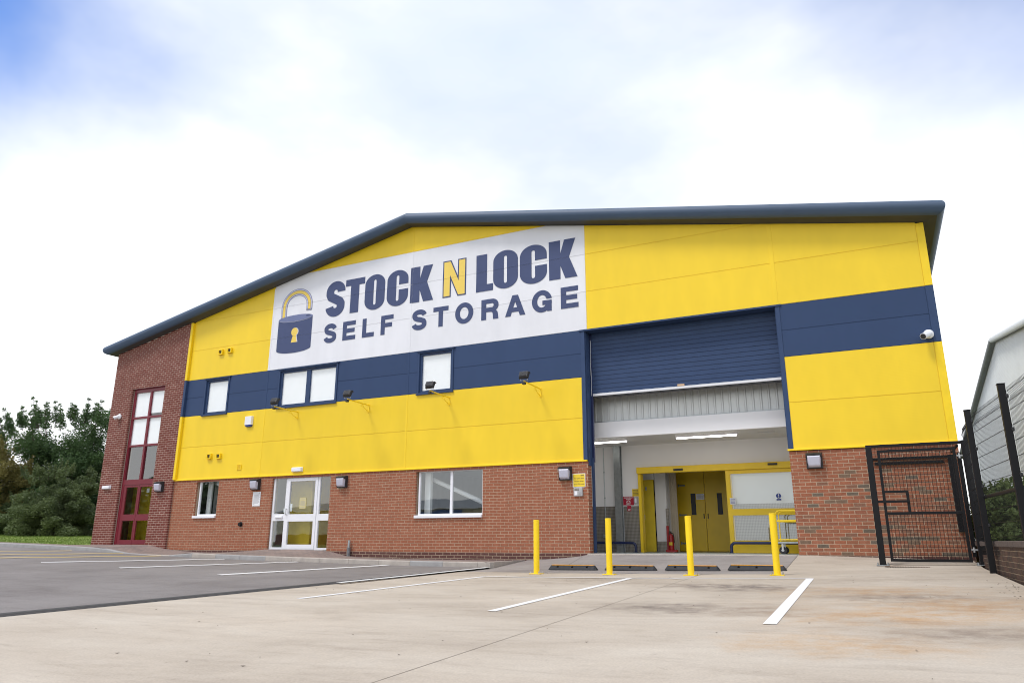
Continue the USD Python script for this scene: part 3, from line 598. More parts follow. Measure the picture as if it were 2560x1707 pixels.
def cladding():
    fr = roofpoly.intersection(sbox(XT, ZC, XR, 12)).buffer(0)
    holes = unary_union([OPEN] + [sb(w) for w in W_UP])
    obj('cladding_backing', ext(fr.difference(holes), 0.042, 0.24), 'soffit_dark', B)
    gap = 0.0012
    def panel(x0, x1, z0, z1, mat):
        p = sbox(x0 + gap, z0 + gap, x1 - gap, z1 - gap).intersection(fr.buffer(-0.004)).difference(holes.buffer(0.002))
        for g in getattr(p, 'geoms', [p]):
            if g.geom_type == 'Polygon' and g.area > 0.01:
                core = g.buffer(-0.0045, join_style=2)
                obj('cladding_panel', [ext(g, 0.006, 0.04), ext(core, -0.0, 0.0065)] if not core.is_empty else [ext(g, 0.0, 0.04)], mat, B)
    cols = [(XT + 0.09, X1), (X1, X2), (X2, X3 - 0.16)]
    for a, b in cols:
        panel(a, b, ZC + 0.035, ZA, 'yellow_panel'); panel(a, b, ZA, ZN0, 'yellow_panel')
    for a, b in [(XT + 0.09, X1), (X1, X2), (X2, -0.08)]:
        panel(a, b, ZN0, ZNM, 'navy_panel'); panel(a, b, ZNM, ZN1, 'navy_panel')
    for a, b, c in [(XT + 0.09, X1, 'yellow_panel'), (X1, X2, 'white_panel'), (X2, X3, 'white_panel'), (X3, X4, 'yellow_panel'), (X4, XR - 0.14, 'yellow_panel')]:
        panel(a, b, ZN1, ZB, c); panel(a, b, ZB, ZD, c); panel(a, b, ZD, ZE, c)
    for a, b in [(X1, X2), (X2, X3)]: panel(a, b, ZE, 9.6, 'yellow_panel')
    for z0, z1, c in [(ZC + 0.035, ZA, 'yellow_panel'), (ZA, ZN0, 'yellow_panel'), (ZN0, ZNM, 'navy_panel'), (ZNM, ZN1, 'navy_panel')]: panel(4.78, XR - 0.14, z0, z1, c)
    # corner flashings, narrow vertical covers over the panel joints, bottom drip
    for z0, z1, c in [(ZC + 0.03, ZN0, 'yellow_paint'), (ZN0, ZN1, 'navy_paint'), (ZN1, ER, 'yellow_paint')]:
        obj('corner_flashing', [bx(XR - 0.14, XR + 0.012, -0.010, 0.30, z0 + .002, z1 - .002, 0.006)], c, B)
    for z0, z1, c in [(ZC + 0.03, ZN0, 'yellow_paint'), (ZN0, ZN1, 'navy_paint'), (ZN1, 7.58, 'yellow_paint')]:
        obj('corner_flashing', [bx(XT - 0.012, XT + 0.09, -TW - 0.012, 0.04, z0 + .002, z1 - .002, 0.006)], c, B)
    for x in (X1, X2):
        for z0, z1, c in [(ZC + 0.04, ZN0, 'yellow_panel'), (ZN0, ZN1, 'navy_panel'), (ZN1, min(ZE, 8.30 if x == X1 else ZE), 'white_panel')]:
            obj('joint_cover', [bx(x - 0.03, x + 0.03, -0.006, 0.03, z0 + .003, z1 - .003, 0.003)], c, B)
    obj('joint_cover', [bx(X2 - 0.03, X2 + 0.03, -0.006, 0.03, ZE + .003, 9.43, 0.003)], 'yellow_panel', B)
    obj('joint_cover', [bx(X4 - 0.05, X4 + 0.05, -0.006, 0.03, ZN1 + .003, 7.55, 0.003)], 'yellow_panel', B)
    obj('drip_flashing', [bx(XT - 0.012, 0.01, -0.035, 0.06, ZC - 0.004, ZC + 0.034, 0.005), bx(XT - 0.012, 0.01, -0.004, 0.04, ZC + 0.034, ZC + 0.045, 0.002)], 'yellow_paint', B)
    obj('drip_flashing', [bx(4.66, XR + 0.015, -0.035, 0.06, ZC + 0.01, ZC + 0.048, 0.005)], 'yellow_paint', B)
    # side of the building towards the fence
    obj('side_wall', [bx(XR - 0.25, XR, 0.31, BACK, ZC, ER, 0.002)], 'yellow_paint', B); obj('side_wall', [bx(XR - 0.25, XR - 0.004, 0.25, BACK, -0.4, ZC, 0.002)], 'brick_red', B)
    obj('rear_wall', [bx(XL, XR, BACK, BACK + 0.2, -0.4, 9.3, 0.002)], 'navy_paint', B)
    # door surround in navy
    jd = 0.36
    obj('door_surround', [bx(-0.085, 0.02, -0.012, 0.05, ZC + 0.035, ZN1 - 0.04, 0.004), bx(0.004, 0.016 + 0.02, 0.05, jd, ZC - 0.1, ZN1 - 0.05, 0.003), bx(0.03, 0.075, 0.255, jd, -0.02, ZC + 0.1, 0.003)], 'navy_paint', B)
    obj('door_surround', [bx(4.69, 4.785, -0.012, 0.05, ZC + 0.05, ZN1 - 0.04, 0.004), bx(4.672, 4.70, 0.05, jd, ZC + 0.05, ZN1 - 0.05, 0.003)], 'navy_paint', B)
    obj('door_surround', [bx(-0.12, 4.82, -0.03, 0.05, ZN1 - 0.04, ZN1 + 0.004, 0.004), bx(0.0, 4.70, 0.05, jd, ZN1 - 0.04, ZN1 - 0.01, 0.003)], 'navy_paint', B)
cladding()

def roof():
    def run(prof, seg):
        """Sweep (u outward, v up) profile round part of the roof edge with mitred corners."""
        V = []
        for u, v in prof:
            pts = [(XL - u, BACK, EL), (XL - u, -u, EL), (APX, -u, APZ), (XR + u, -u, ER), (XR + u, BACK, ER)]
            pts = pts[seg:seg + 2]
            if abs(pts[0][1] - pts[1][1]) < 1e-6:      # subdivide the long verge runs
                pts = [tuple(np.array(pts[0]) * (1 - t) + np.array(pts[1]) * t) for t in np.linspace(0, 1, 2)]
            V.append([(p[0], p[1], p[2] + v) for p in pts])
        n, k = len(prof), len(V[0]); F = []
        for i in range(n - 1):
            for j in range(k - 1):
                A = i * k + j; F += [[A, A + 1, A + k + 1], [A, A + k + 1, A + k]]
        return np.array(V).reshape(-1, 3), np.array(F)
    R, D = 0.16, 0.27
    nose = [(D + R * math.cos(t), R + R * math.sin(t)) for t in np.linspace(-math.pi / 2, math.pi / 2, 15)] + [(-0.15, 2 * R)]
    for s in (1, 2): obj('verge_trim', run(nose, s), 'roof_trim', B, smooth=40)
    for s in (0, 3): obj('eave_trim', run(nose, s), 'roof_trim', B, smooth=40)
    for s in (0, 1, 2, 3): obj('soffit', run([(-0.06, 0.0), (D, 0.0)], s), 'soffit_dark', B)
    t = 2 * R - 0.02
    for a, b in (((XL - 0.2, EL), (APX, APZ)), ((APX, APZ), (XR + 0.2, ER))):
        sheets = []
        n = 40; P = []
        obj('roof_sheet', quad((a[0], -0.2, a[1] + t), (b[0], -0.2, b[1] + t), (b[0], BACK, b[1] + t), (a[0], BACK, a[1] + t)), 'roof_sheet', B)
    ribs = []
    for a, b in (((XL - 0.2, EL), (APX, APZ)), ((APX, APZ), (XR + 0.2, ER))):
        for y in np.arange(0.5, BACK, 1.0):
            V, F = bx(0, 1, y, y + 0.06, 0, 0.05, 0.01); q = V[:, 0].copy(); V = V.copy()
            V[:, 0] = a[0] + (b[0] - a[0]) * q; V[:, 2] = V[:, 2] + a[1] + (b[1] - a[1]) * q + t; ribs.append((V, F))
    obj('roof_rib', cat(ribs), 'roof_sheet', B)
    obj('joint_clip', [bx(X3 + 2.0, X3 + 2.02, -D - R - 0.004, -D - R + 0.10, ER + 0.2, ER + 0.2, 0.001)], 'roof_trim', B) if False else None
roof()

def openings():
    def frame(t, w, y0, y1, mul=None, extra=()):
        p = sb(t).difference(sbox(t[0] + w, t[2] + w, t[1] - w, t[3] - w))
        ms = [ext(p, y0, y1)] + [ext(sbox(*e), y0 + 0.002, y1 - 0.002) for e in extra]
        return ms
    # first floor navy windows, white blinds drawn close behind the glass
    for wi, t in enumerate(W_UP):
        W = empty('window', B, label=['navy framed single first floor window nearest the brick end', 'navy framed double first floor window', 'navy framed single first floor window beside the sign edge'][wi])
        w = 0.055
        obj('window_surround', frame((t[0], t[1], t[2], t[3]), 0.05, -0.022, 0.05) + [ext(sbox(t[0] - 0.03, t[3] - 0.012, t[1] + 0.05, t[3] + 0.014), -0.045, 0.0), ext(sbox(t[0] - 0.02, t[2] - 0.012, t[1] + 0.02, t[2] + 0.02), -0.05, 0.0)], 'navy_paint', W)
        i = (t[0] + 0.05, t[1] - 0.05, t[2] + 0.05, t[3] - 0.05)
        mids = [(i[0] + i[1]) / 2] if wi == 1 else []
        obj('frame', frame(i, 0.062, 0.03, 0.10, extra=[(m - 0.075, i[2] + 0.06, m + 0.075, i[3] - 0.06) for m in mids]), 'navy_paint', W)
        obj('trickle_vent', [ext(sbox((i[0] + i[1]) / 2 - 0.28, i[3] - 0.04, (i[0] + i[1]) / 2 + 0.28, i[3] - 0.018), 0.015, 0.04)], 'navy_gloss', W)
        xs = [i[0] + 0.062] + [v for m in mids for v in (m - 0.075, m + 0.075)] + [i[1] - 0.062]
        for a, b in zip(xs[::2], xs[1::2]):
            obj('pane', quad((a, 0.075, i[2] + .06), (b, 0.075, i[2] + .06), (b, 0.075, i[3] - .06), (a, 0.075, i[3] - .06)), 'glass_film', W)
            obj('blind', [bx(a, b, 0.084, 0.092, i[2] + .06, i[3] - .06, 0.001)], 'blind_white', W)
    # ground floor white windows
    for t, mids, lb in ((G1, [], 'small white ground floor window'), (G2, [(-3.88)], 'wide two pane white ground floor window')):
        W = empty('window', B, label=lb)
        i = (t[0] + 0.09, t[1], t[2] + 0.05, t[3] - 0.0) if t is G1 else (t[0] + 0.06, t[1], t[2] + 0.04, t[3])
        obj('frame', frame(i, 0.045, 0.07, 0.14, extra=[(m - 0.035, i[2] + 0.04, m + 0.035, i[3] - 0.04) for m in mids]), 'white_upvc', W)
        obj('sill', [bx(t[0] - 0.0, t[1] + 0.0, -0.05, 0.12, t[2] - 0.03, t[2] + 0.045, 0.008)], 'white_upvc', W)
        if t is G1: obj('trickle_vent', [ext(sbox(i[0] + 0.25, i[3] - 0.035, i[1] - 0.2, i[3] - 0.012), 0.055, 0.08)], 'white_upvc', W)
        xs = [i[0] + 0.045] + [v for m in mids for v in (m - 0.035, m + 0.035)] + [i[1] - 0.045]
        for a, b in zip(xs[::2], xs[1::2]): obj('pane', quad((a, 0.10, i[2] + .04), (b, 0.10, i[2] + .04), (b, 0.10, i[3] - .04), (a, 0.10, i[3] - .04)), 'glass', W)
    # entrance door with side lights
    D = empty('entrance_door', B, label='white glazed entrance door with side lights')
    x0, x1, z0, z1 = DR[0], DR[1], 0.03, 2.15
    fr = [ext(sbox(x0 + 0.02, z0, x1, z1).difference(unary_union([sbox(-10.055, 0.10, -9.625, 0.86), sbox(-10.055, 1.06, -9.625, 2.095), sbox(-9.575, 0.05, -8.41, 2.10), sbox(-8.335, 0.09, -7.925, 0.85), sbox(-8.335, 1.04, -7.925, 2.09)])), 0.06, 0.13)]
    obj('frame', fr, 'white_upvc', D)
    lf = obj('door_leaf', [ext(sbox(-9.57, 0.045, -8.415, 2.095).difference(unary_union([sbox(-9.465, 0.18, -8.505, 0.835), sbox(-9.465, 1.045, -8.505, 2.005)])), 0.045, 0.115)], 'white_upvc', D)
    for a, b, c, d, y in ((-10.055, -9.625, 0.10, 0.86, .095), (-10.055, -9.625, 1.06, 2.095, .095), (-8.335, -7.925, 0.09, 0.85, .095), (-8.335, -7.925, 1.04, 2.09, .095), (-9.465, -8.505, 0.18, 0.835, .08), (-9.465, -8.505, 1.045, 2.005, .08)):
        obj('pane', quad((a, y, c), (b, y, c), (b, y, d), (a, y, d)), 'glass', D)
    obj('letter_box', [bx(-9.96, -9.68, 0.03, 0.062, 0.93, 1.0, 0.006), bx(-9.94, -9.70, 0.022, 0.034, 0.945, 0.985, 0.004)], 'white_upvc', D)
    obj('door_pull', [bx(-9.535, -9.515, -0.005, 0.01, 1.02, 1.22, 0.004), bx(-9.535, -9.515, 0.0, 0.05, 1.03, 1.05, 0.003), bx(-9.535, -9.515, 0.0, 0.05, 1.19, 1.21, 0.003)], 'steel', D)
    obj('door_card', [bx(-9.44, -9.36, 0.082, 0.086, 1.13, 1.35, 0.001)], 'paper_white', D); obj('door_card', [bx(-9.70, -9.64, 0.097, 0.1, 1.10, 1.22, 0.001)], 'paper_white', D)
    # tall red glazed screen and doors in the brick end bay
    T = empty('stair_screen', B, label='tall dark red glazed screen with white blinds above grey panes')
    a, b = -16.98, -15.37; yb = 0.02
    z = [2.26, 3.45, 4.43, 5.43]
    holes = []
    for k in range(3):
        lo, hi = z[k] + 0.035, z[k + 1] - (0.10 if k == 2 else 0.035)
        holes += [(a + 0.07, -16.165, lo, hi), (-16.085, b - 0.035, lo, hi)]
    obj('frame', [ext(sbox(a, 2.20, b, 5.47).difference(unary_union([sb(h) for h in holes])), yb, yb + 0.09)], 'red_paint', T)
    for k, h in enumerate(holes):
        obj('pane', quad((h[0], yb + .05, h[2]), (h[1], yb + .05, h[2]), (h[1], yb + .05, h[3]), (h[0], yb + .05, h[3])), 'glass_film' if k >= 2 else 'glass', T)
        if k >= 2: obj('blind', [bx(h[0], h[1], yb + .06, yb + .068, h[2] + (0.10 if k == 5 else 0), h[3], 0.001)], 'blind_white', T)
    obj('head_trim', [bx(a + .01, b - .01, -TW + 0.01, yb + 0.02, 5.455, 5.475, 0.003)], 'red_paint', T)
    E = empty('stair_door', B, label='dark red glazed double doors')
    hs = [(-16.75, -16.18, 1.14, 2.04), (-16.75, -16.18, 0.31, 0.93), (-16.05, -15.46, 1.14, 2.04), (-16.05, -15.46, 0.31, 0.93)]
    obj('frame', [ext(sbox(a, 0.16, b, 2.20).difference(sbox(a + 0.10, 0.17, b - 0.03, 2.12)), yb, yb + 0.09)], 'red_paint', E)
    obj('door_leaf', [ext(sbox(a + 0.105, 0.172, -16.122, 2.115).difference(unary_union([sb(h) for h in hs[:2]])), yb + 0.01, yb + 0.06)], 'red_paint', E)
    obj('door_leaf', [ext(sbox(-16.112, 0.172, b - 0.035, 2.115).difference(unary_union([sb(h) for h in hs[2:]])), yb + 0.01, yb + 0.06)], 'red_paint', E)
    for h in hs: obj('pane', quad((h[0], yb + .035, h[2]), (h[1], yb + .035, h[2]), (h[1], yb + .035, h[3]), (h[0], yb + .035, h[3])), 'glass', E)
    obj('door_card', [bx(-15.75, -15.62, yb + .038, yb + .042, 1.84, 1.98, 0.001)], 'paper_grey', E)
openings()

def interior():
    # plain rooms behind the glass
    obj('floor_slab', [bx(XL + .26, -1.25, 0.26, BACK, -0.3, -0.005, .002)], 'floor_paint', B)
    obj('upper_floor', [bx(XL + .26, -14.6, 2.2, BACK, 2.45, 2.62, .002), bx(-14.6, -1.25, 0.26, BACK, 2.45, 2.62, .002)], 'ceiling_paint', B)
    obj('partition', [bx(-14.6, -14.45, 0.26, 8, 0, 2.45, .002), bx(-11.2, -11.1, 0.26, 5.0, 0, 2.45, .002), bx(-6.4, -6.3, 0.26, 8, 0, 2.45, .002), bx(-18, -1.3, 8.0, 8.1, 0, 2.45, .002), bx(-14.45, -11.2, 4.0, 4.1, 0, 2.45, .002), bx(-13.3, -11.6, 0.7, 0.8, 0, 2.3, .002)], 'interior_grey', B)
    obj('partition', [bx(-17.9, -16.55, 1.1, 1.2, 0, 2.25, .002), bx(-16.35, -14.6, 0.9, 1.0, 0, 2.25, .002), bx(-10.1, -9.25, 0.8, 3.4, 0, 2.45, .002), bx(-8.45, -7.2, 0.8, 3.2, 0, 2.3, .002)], 'interior_yellow', B)
    obj('partition', [bx(-17.9, -14.6, 2.3, 2.4, 2.62, 6.0, .002), bx(-14.6, -14.5, 0.26, 3, 2.62, 6.0, .002)], 'interior_grey', B)
    obj('window_post', [bx(-4.86, -4.68, 0.30, 0.42, 0.02, 2.44, .004), bx(-13.16, -12.98, 0.30, 0.36, 0.9, 2.3, .004)], 'white_wall', B)
    obj('wind_brace', [tube([(-4.75, 0.55, 1.93), (-2.2, 0.55, 0.88)], 0.062, 12)], 'white_wall', B, smooth=40)
    # loading lobby
    LB = 2.63
    obj('lobby_floor', [bx(-1.2, 5.2, 0.305, 8.0, -0.2, 0.0, .002)], 'floor_paint', B)
    op = sbox(0.56, -0.1, 2.90, 2.06)
    obj('lobby_wall', [ext(sbox(-1.2, 0, 5.2, 2.85).difference(op), LB, LB + 0.12)], 'white_wall', B)
    obj('lobby_wall', [bx(-1.3, -1.2, 0.26, LB, 0, 5.6, .002)], 'white_wall', B); obj('lobby_wall', [bx(5.2, 5.3, 0.26, 8, 0, 5.6, .002)], 'white_wall', B)
    obj('lobby_ceiling', [bx(-1.2, 5.2, 0.80, LB - .002, 2.84, 2.95, .004)], 'ceiling_paint', B)
    obj('bulkhead', [bx(-1.2, 5.2, 0.78, 0.90, 2.835, 3.235, .004)], 'white_wall', B)
    # ribbed lining above the bulkhead, in separate sheets
    x = -0.55
    while x < 4.9:
        prof = []; q = x
        while q < x + 0.895:
            prof += [(q, 0), (q + 0.12, 0), (q + 0.135, -0.022), (q + 0.165, -0.022), (q + 0.18, 0)]; q += 0.18
        V = np.array([(a, 0.86 + b, zz) for zz in (3.236, 5.6) for a, b in prof]); n = len(prof)
        F = np.array([f for i in range(n - 1) for f in ([i, i + 1, i + 1 + n], [i, i + 1 + n, i + n])])
        obj('lining_sheet', (V, F), 'lining_sheet', B); x += 0.90
    obj('lining_trim', [bx(-0.6, 5.1, 0.80, 0.84, 3.22, 3.255, .003)], 'galvanised', B)
    obj('lobby_roof', [bx(-1.3, 5.3, 0.26, 1.0, 5.6, 5.7, .002), bx(-1.3, 5.3, 0.9, 8.0, 2.96, 3.05, .002)], 'soffit_dark', B)
    # tread plate dado
    for a, b in ((-1.2, -0.13), (0.07, 0.54), (2.92, 5.2)):
        obj('tread_plate', [bx(a, b, LB - 0.008, LB - 0.001, 0.0, 1.205, .001)], 'tread_plate', B)
    obj('steel_column', [bx(-0.125, 0.062, LB - 0.17, LB - 0.155, 0, 2.84, .002), bx(-0.125, 0.062, LB - 0.02, LB - 0.009, 0, 2.84, .002), bx(-0.04, -0.025, LB - 0.155, LB - 0.02, 0, 2.84, .002)], 'galvanised', B)
    # sliding door
    S = empty('sliding_door', B, label='yellow framed automatic sliding glass door')
    obj('header', [bx(0.52, 5.1, LB - 0.20, LB - 0.001, 2.05, 2.215, .008)], 'yellow_door', S)
    obj('door_post', [bx(0.525, 0.605, LB - 0.10, LB + 0.14, 0, 2.05, .005)], 'yellow_door', S)
    obj('leaf_frame', [ext(sbox(2.86, 0.005, 5.05, 2.045).difference(unary_union([sbox(2.97, 0.305, 4.95, 0.915), sbox(2.97, 1.075, 4.95, 1.955)])), LB - 0.14, LB - 0.09)], 'yellow_door', S)
    obj('leaf_frame', [bx(2.965, 2.995, LB - 0.09, LB - 0.02, 0.3, 1.96, .003)], 'yellow_door', S)
    for c, d in ((0.305, 0.915), (1.075, 1.955)): obj('pane', quad((2.97, LB - .115, c), (4.95, LB - .115, c), (4.95, LB - .115, d), (2.97, LB - .115, d)), 'glass', S)
    obj('motion_sensor', [bx(1.54, 1.79, LB - 0.235, LB - 0.20, 2.085, 2.135, .006)], 'black_plastic', S); obj('motion_sensor', [bx(3.93, 4.16, LB - 0.235, LB - 0.20, 2.13, 2.18, .006)], 'black_plastic', S)
    obj('leaf_card', [bx(2.93, 3.075, LB - 0.146, LB - 0.141, 1.19, 1.35, .001)], 'paper_white', S)
    obj('leaf_card_text', [bx(2.945, 3.06, LB - .1478, LB - .1462, z, z + .012, .0003) for z in (1.215, 1.245, 1.275, 1.305)], 'sign_blue', S)
    obj('warning_disc', [xf(tube([(4.11, LB - .122, 1.375), (4.11, LB - .118, 1.375)], 0.062, 24))], 'sign_blue', S)
    obj('warning_mark', [bx(4.10, 4.12, LB - .126, LB - .1225, 1.365, 1.42, .001), bx(4.10, 4.12, LB - .126, LB - .1225, 1.335, 1.352, .001)], 'paper_white', S)
    obj('warning_plate', [bx(4.055, 4.165, LB - .122, LB - .118, 1.265, 1.305, .001)], 'sign_blue', S)
    # inner corridor: side door, walls, ribbed partition, big double doors
    obj('side_door', [bx(0.33, 0.66, 3.58, 3.62, 0.01, 1.97, .003)], 'interior_yellow', B)
    obj('side_door_plate', [bx(0.42, 0.47, 3.572, 3.58, 1.68, 1.77, .002), bx(0.355, 0.385, 3.55, 3.58, 0.86, 1.0, .003)], 'paper_grey', B)
    obj('corridor_wall', [bx(-0.2, 0.33, 3.6, 3.7, 0, 2.95, .002), bx(0.33, 0.66, 3.6, 3.7, 1.97, 2.95, .002), bx(0.66, 0.98, 3.72, 3.8, 0.28, 2.95, .002), bx(0.90, 0.985, 3.8, 4.13, 0.0, 2.95, .002)], 'white_wall', B)
    obj('corridor_dado', [bx(0.66, 0.99, 3.70, 3.81, 0, 0.28, .002), bx(0.95, 1.03, 3.69, 3.715, 0.0, 1.17, .002)], 'tread_plate', B)
    prof = [(0.98 + 0.03 * k, 4.1 + (0.012 if k % 2 else 0)) for k in range(8)]
    V = np.array([(a, b, zz) for zz in (0, 2.95) for a, b in prof]); n = len(prof)
    obj('ribbed_partition', (V, np.array([f for i in range(n - 1) for f in ([i, i + 1, i + 1 + n], [i, i + 1 + n, i + n])])), 'cream_sheet', B)
    Q = 5.0
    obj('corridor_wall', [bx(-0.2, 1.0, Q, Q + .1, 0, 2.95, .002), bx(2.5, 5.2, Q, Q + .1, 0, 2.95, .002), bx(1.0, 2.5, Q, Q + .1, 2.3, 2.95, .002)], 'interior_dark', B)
    I = empty('inner_doors', B, label='plain yellow double doors with narrow vision panels')
    obj('frame', [ext(sbox(0.96, 0, 2.52, 2.34).difference(sbox(1.0, -0.1, 2.47, 2.30)), Q - 0.05, Q + 0.05)], 'yellow_door', I)
    for x0, x1, g in ((1.005, 1.795, (1.39, 1.53)), (1.805, 2.465, (2.15, 2.29))):
        obj('door_leaf', [bx(x0, x1, Q - 0.035, Q, 0.01, 2.29, .004)], 'yellow_door', I)
        obj('vision_panel', [bx(g[0], g[1], Q - 0.042, Q - 0.034, 1.03, 1.64, .003)], 'black_plastic', I)
    obj('pull_handle', [bx(1.735, 1.76, Q - 0.06, Q - 0.034, 0.92, 1.06, .004)], 'black_plastic', I); obj('pull_handle', [bx(1.85, 1.875, Q - 0.06, Q - 0.034, 0.92, 1.06, .004)], 'black_plastic', I)
    for z in (0.23, 1.03, 1.88): obj('hinge', [bx(1.03, 1.24, Q - 0.045, Q - 0.034, z - 0.022, z + 0.022, .003), bx(1.03, 1.06, Q - 0.048, Q - 0.034, z - 0.045, z + 0.045, .003)], 'galvanised', I)
    obj('door_card', [bx(1.545, 1.785, Q - 0.04, Q - 0.035, 1.46, 1.63, .001)], 'paper_white', I)
    obj('door_card_text', [bx(1.57, 1.76, Q - .0425, Q - .0405, z, z + .012, .0003) for z in (1.5, 1.53, 1.56, 1.6)], 'paper_grey', I)
    # roller shutter, part way down: slats and bottom rail
    H = empty('roller_shutter', B, label='navy slatted roller shutter raised above the loading opening')
    n = 14; z0, z1 = 3.905, 5.49; p = (z1 - z0) / n
    for k in range(n):
        a, b = z0 + k * p, z0 + (k + 1) * p
        prof = [(a + .004, 0.347), (a + .005, 0.336), (a + .012, 0.332), (b - .009, 0.3325), (b - .004, 0.337), (b - .003, 0.347)]
        V = np.array([(xx, y, zz) for xx in (0.085, 4.665) for zz, y in prof]); m = len(prof)
        F = np.array([f for i in range(m - 1) for f in ([i, m + i, m + i + 1], [i, m + i + 1, i + 1])])
        obj('slat', (V, F), 'navy_paint', H)
    obj('curtain_back', [bx(0.07, 4.68, 0.347, 0.36, z0, z1, .001)], 'navy_gloss', H)
    obj('bottom_rail', [bx(0.09, 4.665, 0.318, 0.37, 3.84, 3.905, .006)], 'alu_rail', H); obj('rail_seal', [bx(0.09, 4.665, 0.33, 0.362, 3.795, 3.84, .006)], 'rubber', H)
    obj('rail_tag', [bx(2.26, 2.43, 0.314, 0.334, 3.906, 3.955, .003)], 'timber_tag', H)
    obj('guide_rail', [bx(0.036, 0.09, 0.30, 0.37, ZC, 5.48, .003)], 'navy_gloss', H); obj('guide_cable', [tube([(0.066, 0.292, 3.85), (0.066, 0.292, 5.3)], 0.006, 6)], 'steel', H)
interior()

# ------------------------------------------------------------------ painted sign
def letter_shapes():
    def path(pts, w): return LineString(pts).buffer(w / 2, cap_style=2, join_style=1)
    def ar(cx, cy, rx, ry, a0, a1, n=14):
        t = np.radians(np.linspace(a0, a1, n)); return [(cx + rx * math.cos(q), cy + ry * math.sin(q)) for q in t]
    def oval(w, h, r):
        b = sbox(r, r, w - r, h - r) if w > 2 * r and h > 2 * r else None
        return (b if b is not None else LineString([(w / 2, r), (w / 2, h - r)])).buffer(r, 24)
    def tall(w, st, hs=0.185):
        o = affinity.scale(oval(w, 1.0, w * 0.499), 1, 1); o = sbox(0, 0, w, 1).intersection(affinity.scale(Point(0, 0).buffer(1, 48), 1, 1)) if False else o
        return o
    def stadium(w, h, ry):
        pts = ar(w / 2, h - ry, w / 2, ry, 0, 180, 26) + ar(w / 2, ry, w / 2, ry, 180, 360, 26); return Polygon(pts)
    B1 = {}
    w = 0.68
    inner = affinity.translate(stadium(0.105, 0.74, 0.055), (w - 0.105) / 2, 0.13)
    out = stadium(w, 1.0, 0.27)
    B1['O'] = (out.difference(inner), w)
    B1['C'] = (out.difference(inner).difference(sbox(w / 2 - 0.0525, 0.44, w + .1, 0.60)).union(Polygon()), w)
    B1['T'] = (sbox(0.19, 0, 0.47, 1).union(sbox(0, 0.82, 0.66, 1)), 0.66)
    B1['L'] = (sbox(0, 0, 0.305, 1).union(sbox(0, 0, 0.49, 0.17)), 0.49)
    B1['K'] = (unary_union([sbox(0, 0, 0.29, 1), Polygon([(0.29, 0.38), (0.29, 0.60), (0.415, 1.0), (0.70, 1.0), (0.525, 0.54), (0.735, 0), (0.43, 0), (0.29, 0.38)])]), 0.735)
    B1['N'] = (unary_union([sbox(0, 0, 0.255, 1), sbox(0.465, 0, 0.72, 1), Polygon([(0, 1), (0.255, 1), (0.72, 0), (0.465, 0)]).buffer(0)]), 0.72)
    # S: two slots cut into a tall oval, joined by a diagonal waist
    ws = 0.65
    so = stadium(ws, 1.0, 0.26)
    up = unary_union([affinity.translate(stadium(0.10, 0.36, 0.05), 0.275, 0.52), sbox(0.325, 0.615, ws + .1, 0.70), Polygon([(0.31, 0.52), (0.375, 0.62), (ws + .1, 0.62), (ws + .1, 0.50), (ws, 0.46), (0.60, 0.50), (0.52, 0.55), (0.44, 0.575)]).intersection(sbox(0.375, 0.5, 1, .62))])
    slot1 = unary_union([affinity.translate(stadium(0.10, 0.30, 0.05), 0.275, 0.575), sbox(0.33, 0.575, ws + .1, 0.675)])
    slot2 = unary_union([affinity.translate(stadium(0.10, 0.30, 0.05), 0.275, 0.125), sbox(-.1, 0.325, 0.32, 0.425)])
    S = so.difference(slot1).difference(slot2)
    cutr = Polygon([(ws + .05, 0.68), (0.375, 0.675), (0.375, 0.60), (0.50, 0.525), (ws - .03, 0.43), (ws + .05, 0.43)]); cutl = Polygon([(-.05, 0.32), (0.275, 0.325), (0.275, 0.40), (0.15, 0.475), (0.03, 0.57), (-.05, 0.57)])
    tr = Polygon([(0.375, 0.675), (ws + .1, 0.675), (ws + .1, 0.56), (0.6, 0.50), (0.45, 0.56), (0.375, 0.60)])
    S = unary_union([path(ar(0.325, 0.735, 0.195, 0.185, -5, 180) + [(0.13, 0.66), (0.17, 0.575), (0.325, 0.49), (0.47, 0.41), (0.52, 0.33)] + ar(0.325, 0.265, 0.195, 0.185, 0, -175)[1:], 0.25)])
    S = S.intersection(stadium(0.655, 1.045, 0.26)) if False else S
    mnx, mny, mxx, mxy = S.bounds
    S = affinity.scale(affinity.translate(S, -mnx, -mny), ws / (mxx - mnx), 1.03 / (mxy - mny), origin=(0, 0)); S = affinity.translate(S, 0, -0.015)
    B1['S'] = (S, ws)
    # lighter grotesque for the second line
    t = 0.20; B2 = {}
    B2['E'] = (unary_union([sbox(0, 0, t * 1.05, 1), sbox(0, 0, 0.80, 0.185), sbox(0, 0.41, 0.74, 0.59), sbox(0, 0.815, 0.79, 1)]), 0.80)
    B2['L'] = (unary_union([sbox(0, 0, t * 1.05, 1), sbox(0, 0, 0.74, 0.19)]), 0.74)
    B2['F'] = (unary_union([sbox(0, 0, t * 1.05, 1), sbox(0, 0.40, 0.66, 0.58), sbox(0, 0.815, 0.74, 1)]), 0.74)
    B2['T'] = (unary_union([sbox(0.325, 0, 0.535, 1), sbox(0, 0.815, 0.86, 1)]), 0.86)
    B2['O'] = (Polygon(ar(0.5, 0.5, 0.5, 0.525, 0, 358, 60)).difference(Polygon(ar(0.5, 0.5, 0.275, 0.335, 0, 358, 60))), 1.0)
    r = Polygon(ar(0.5, 0.5, 0.5, 0.525, 0, 358, 60)).difference(Polygon(ar(0.5, 0.5, 0.275, 0.335, 0, 358, 60)))
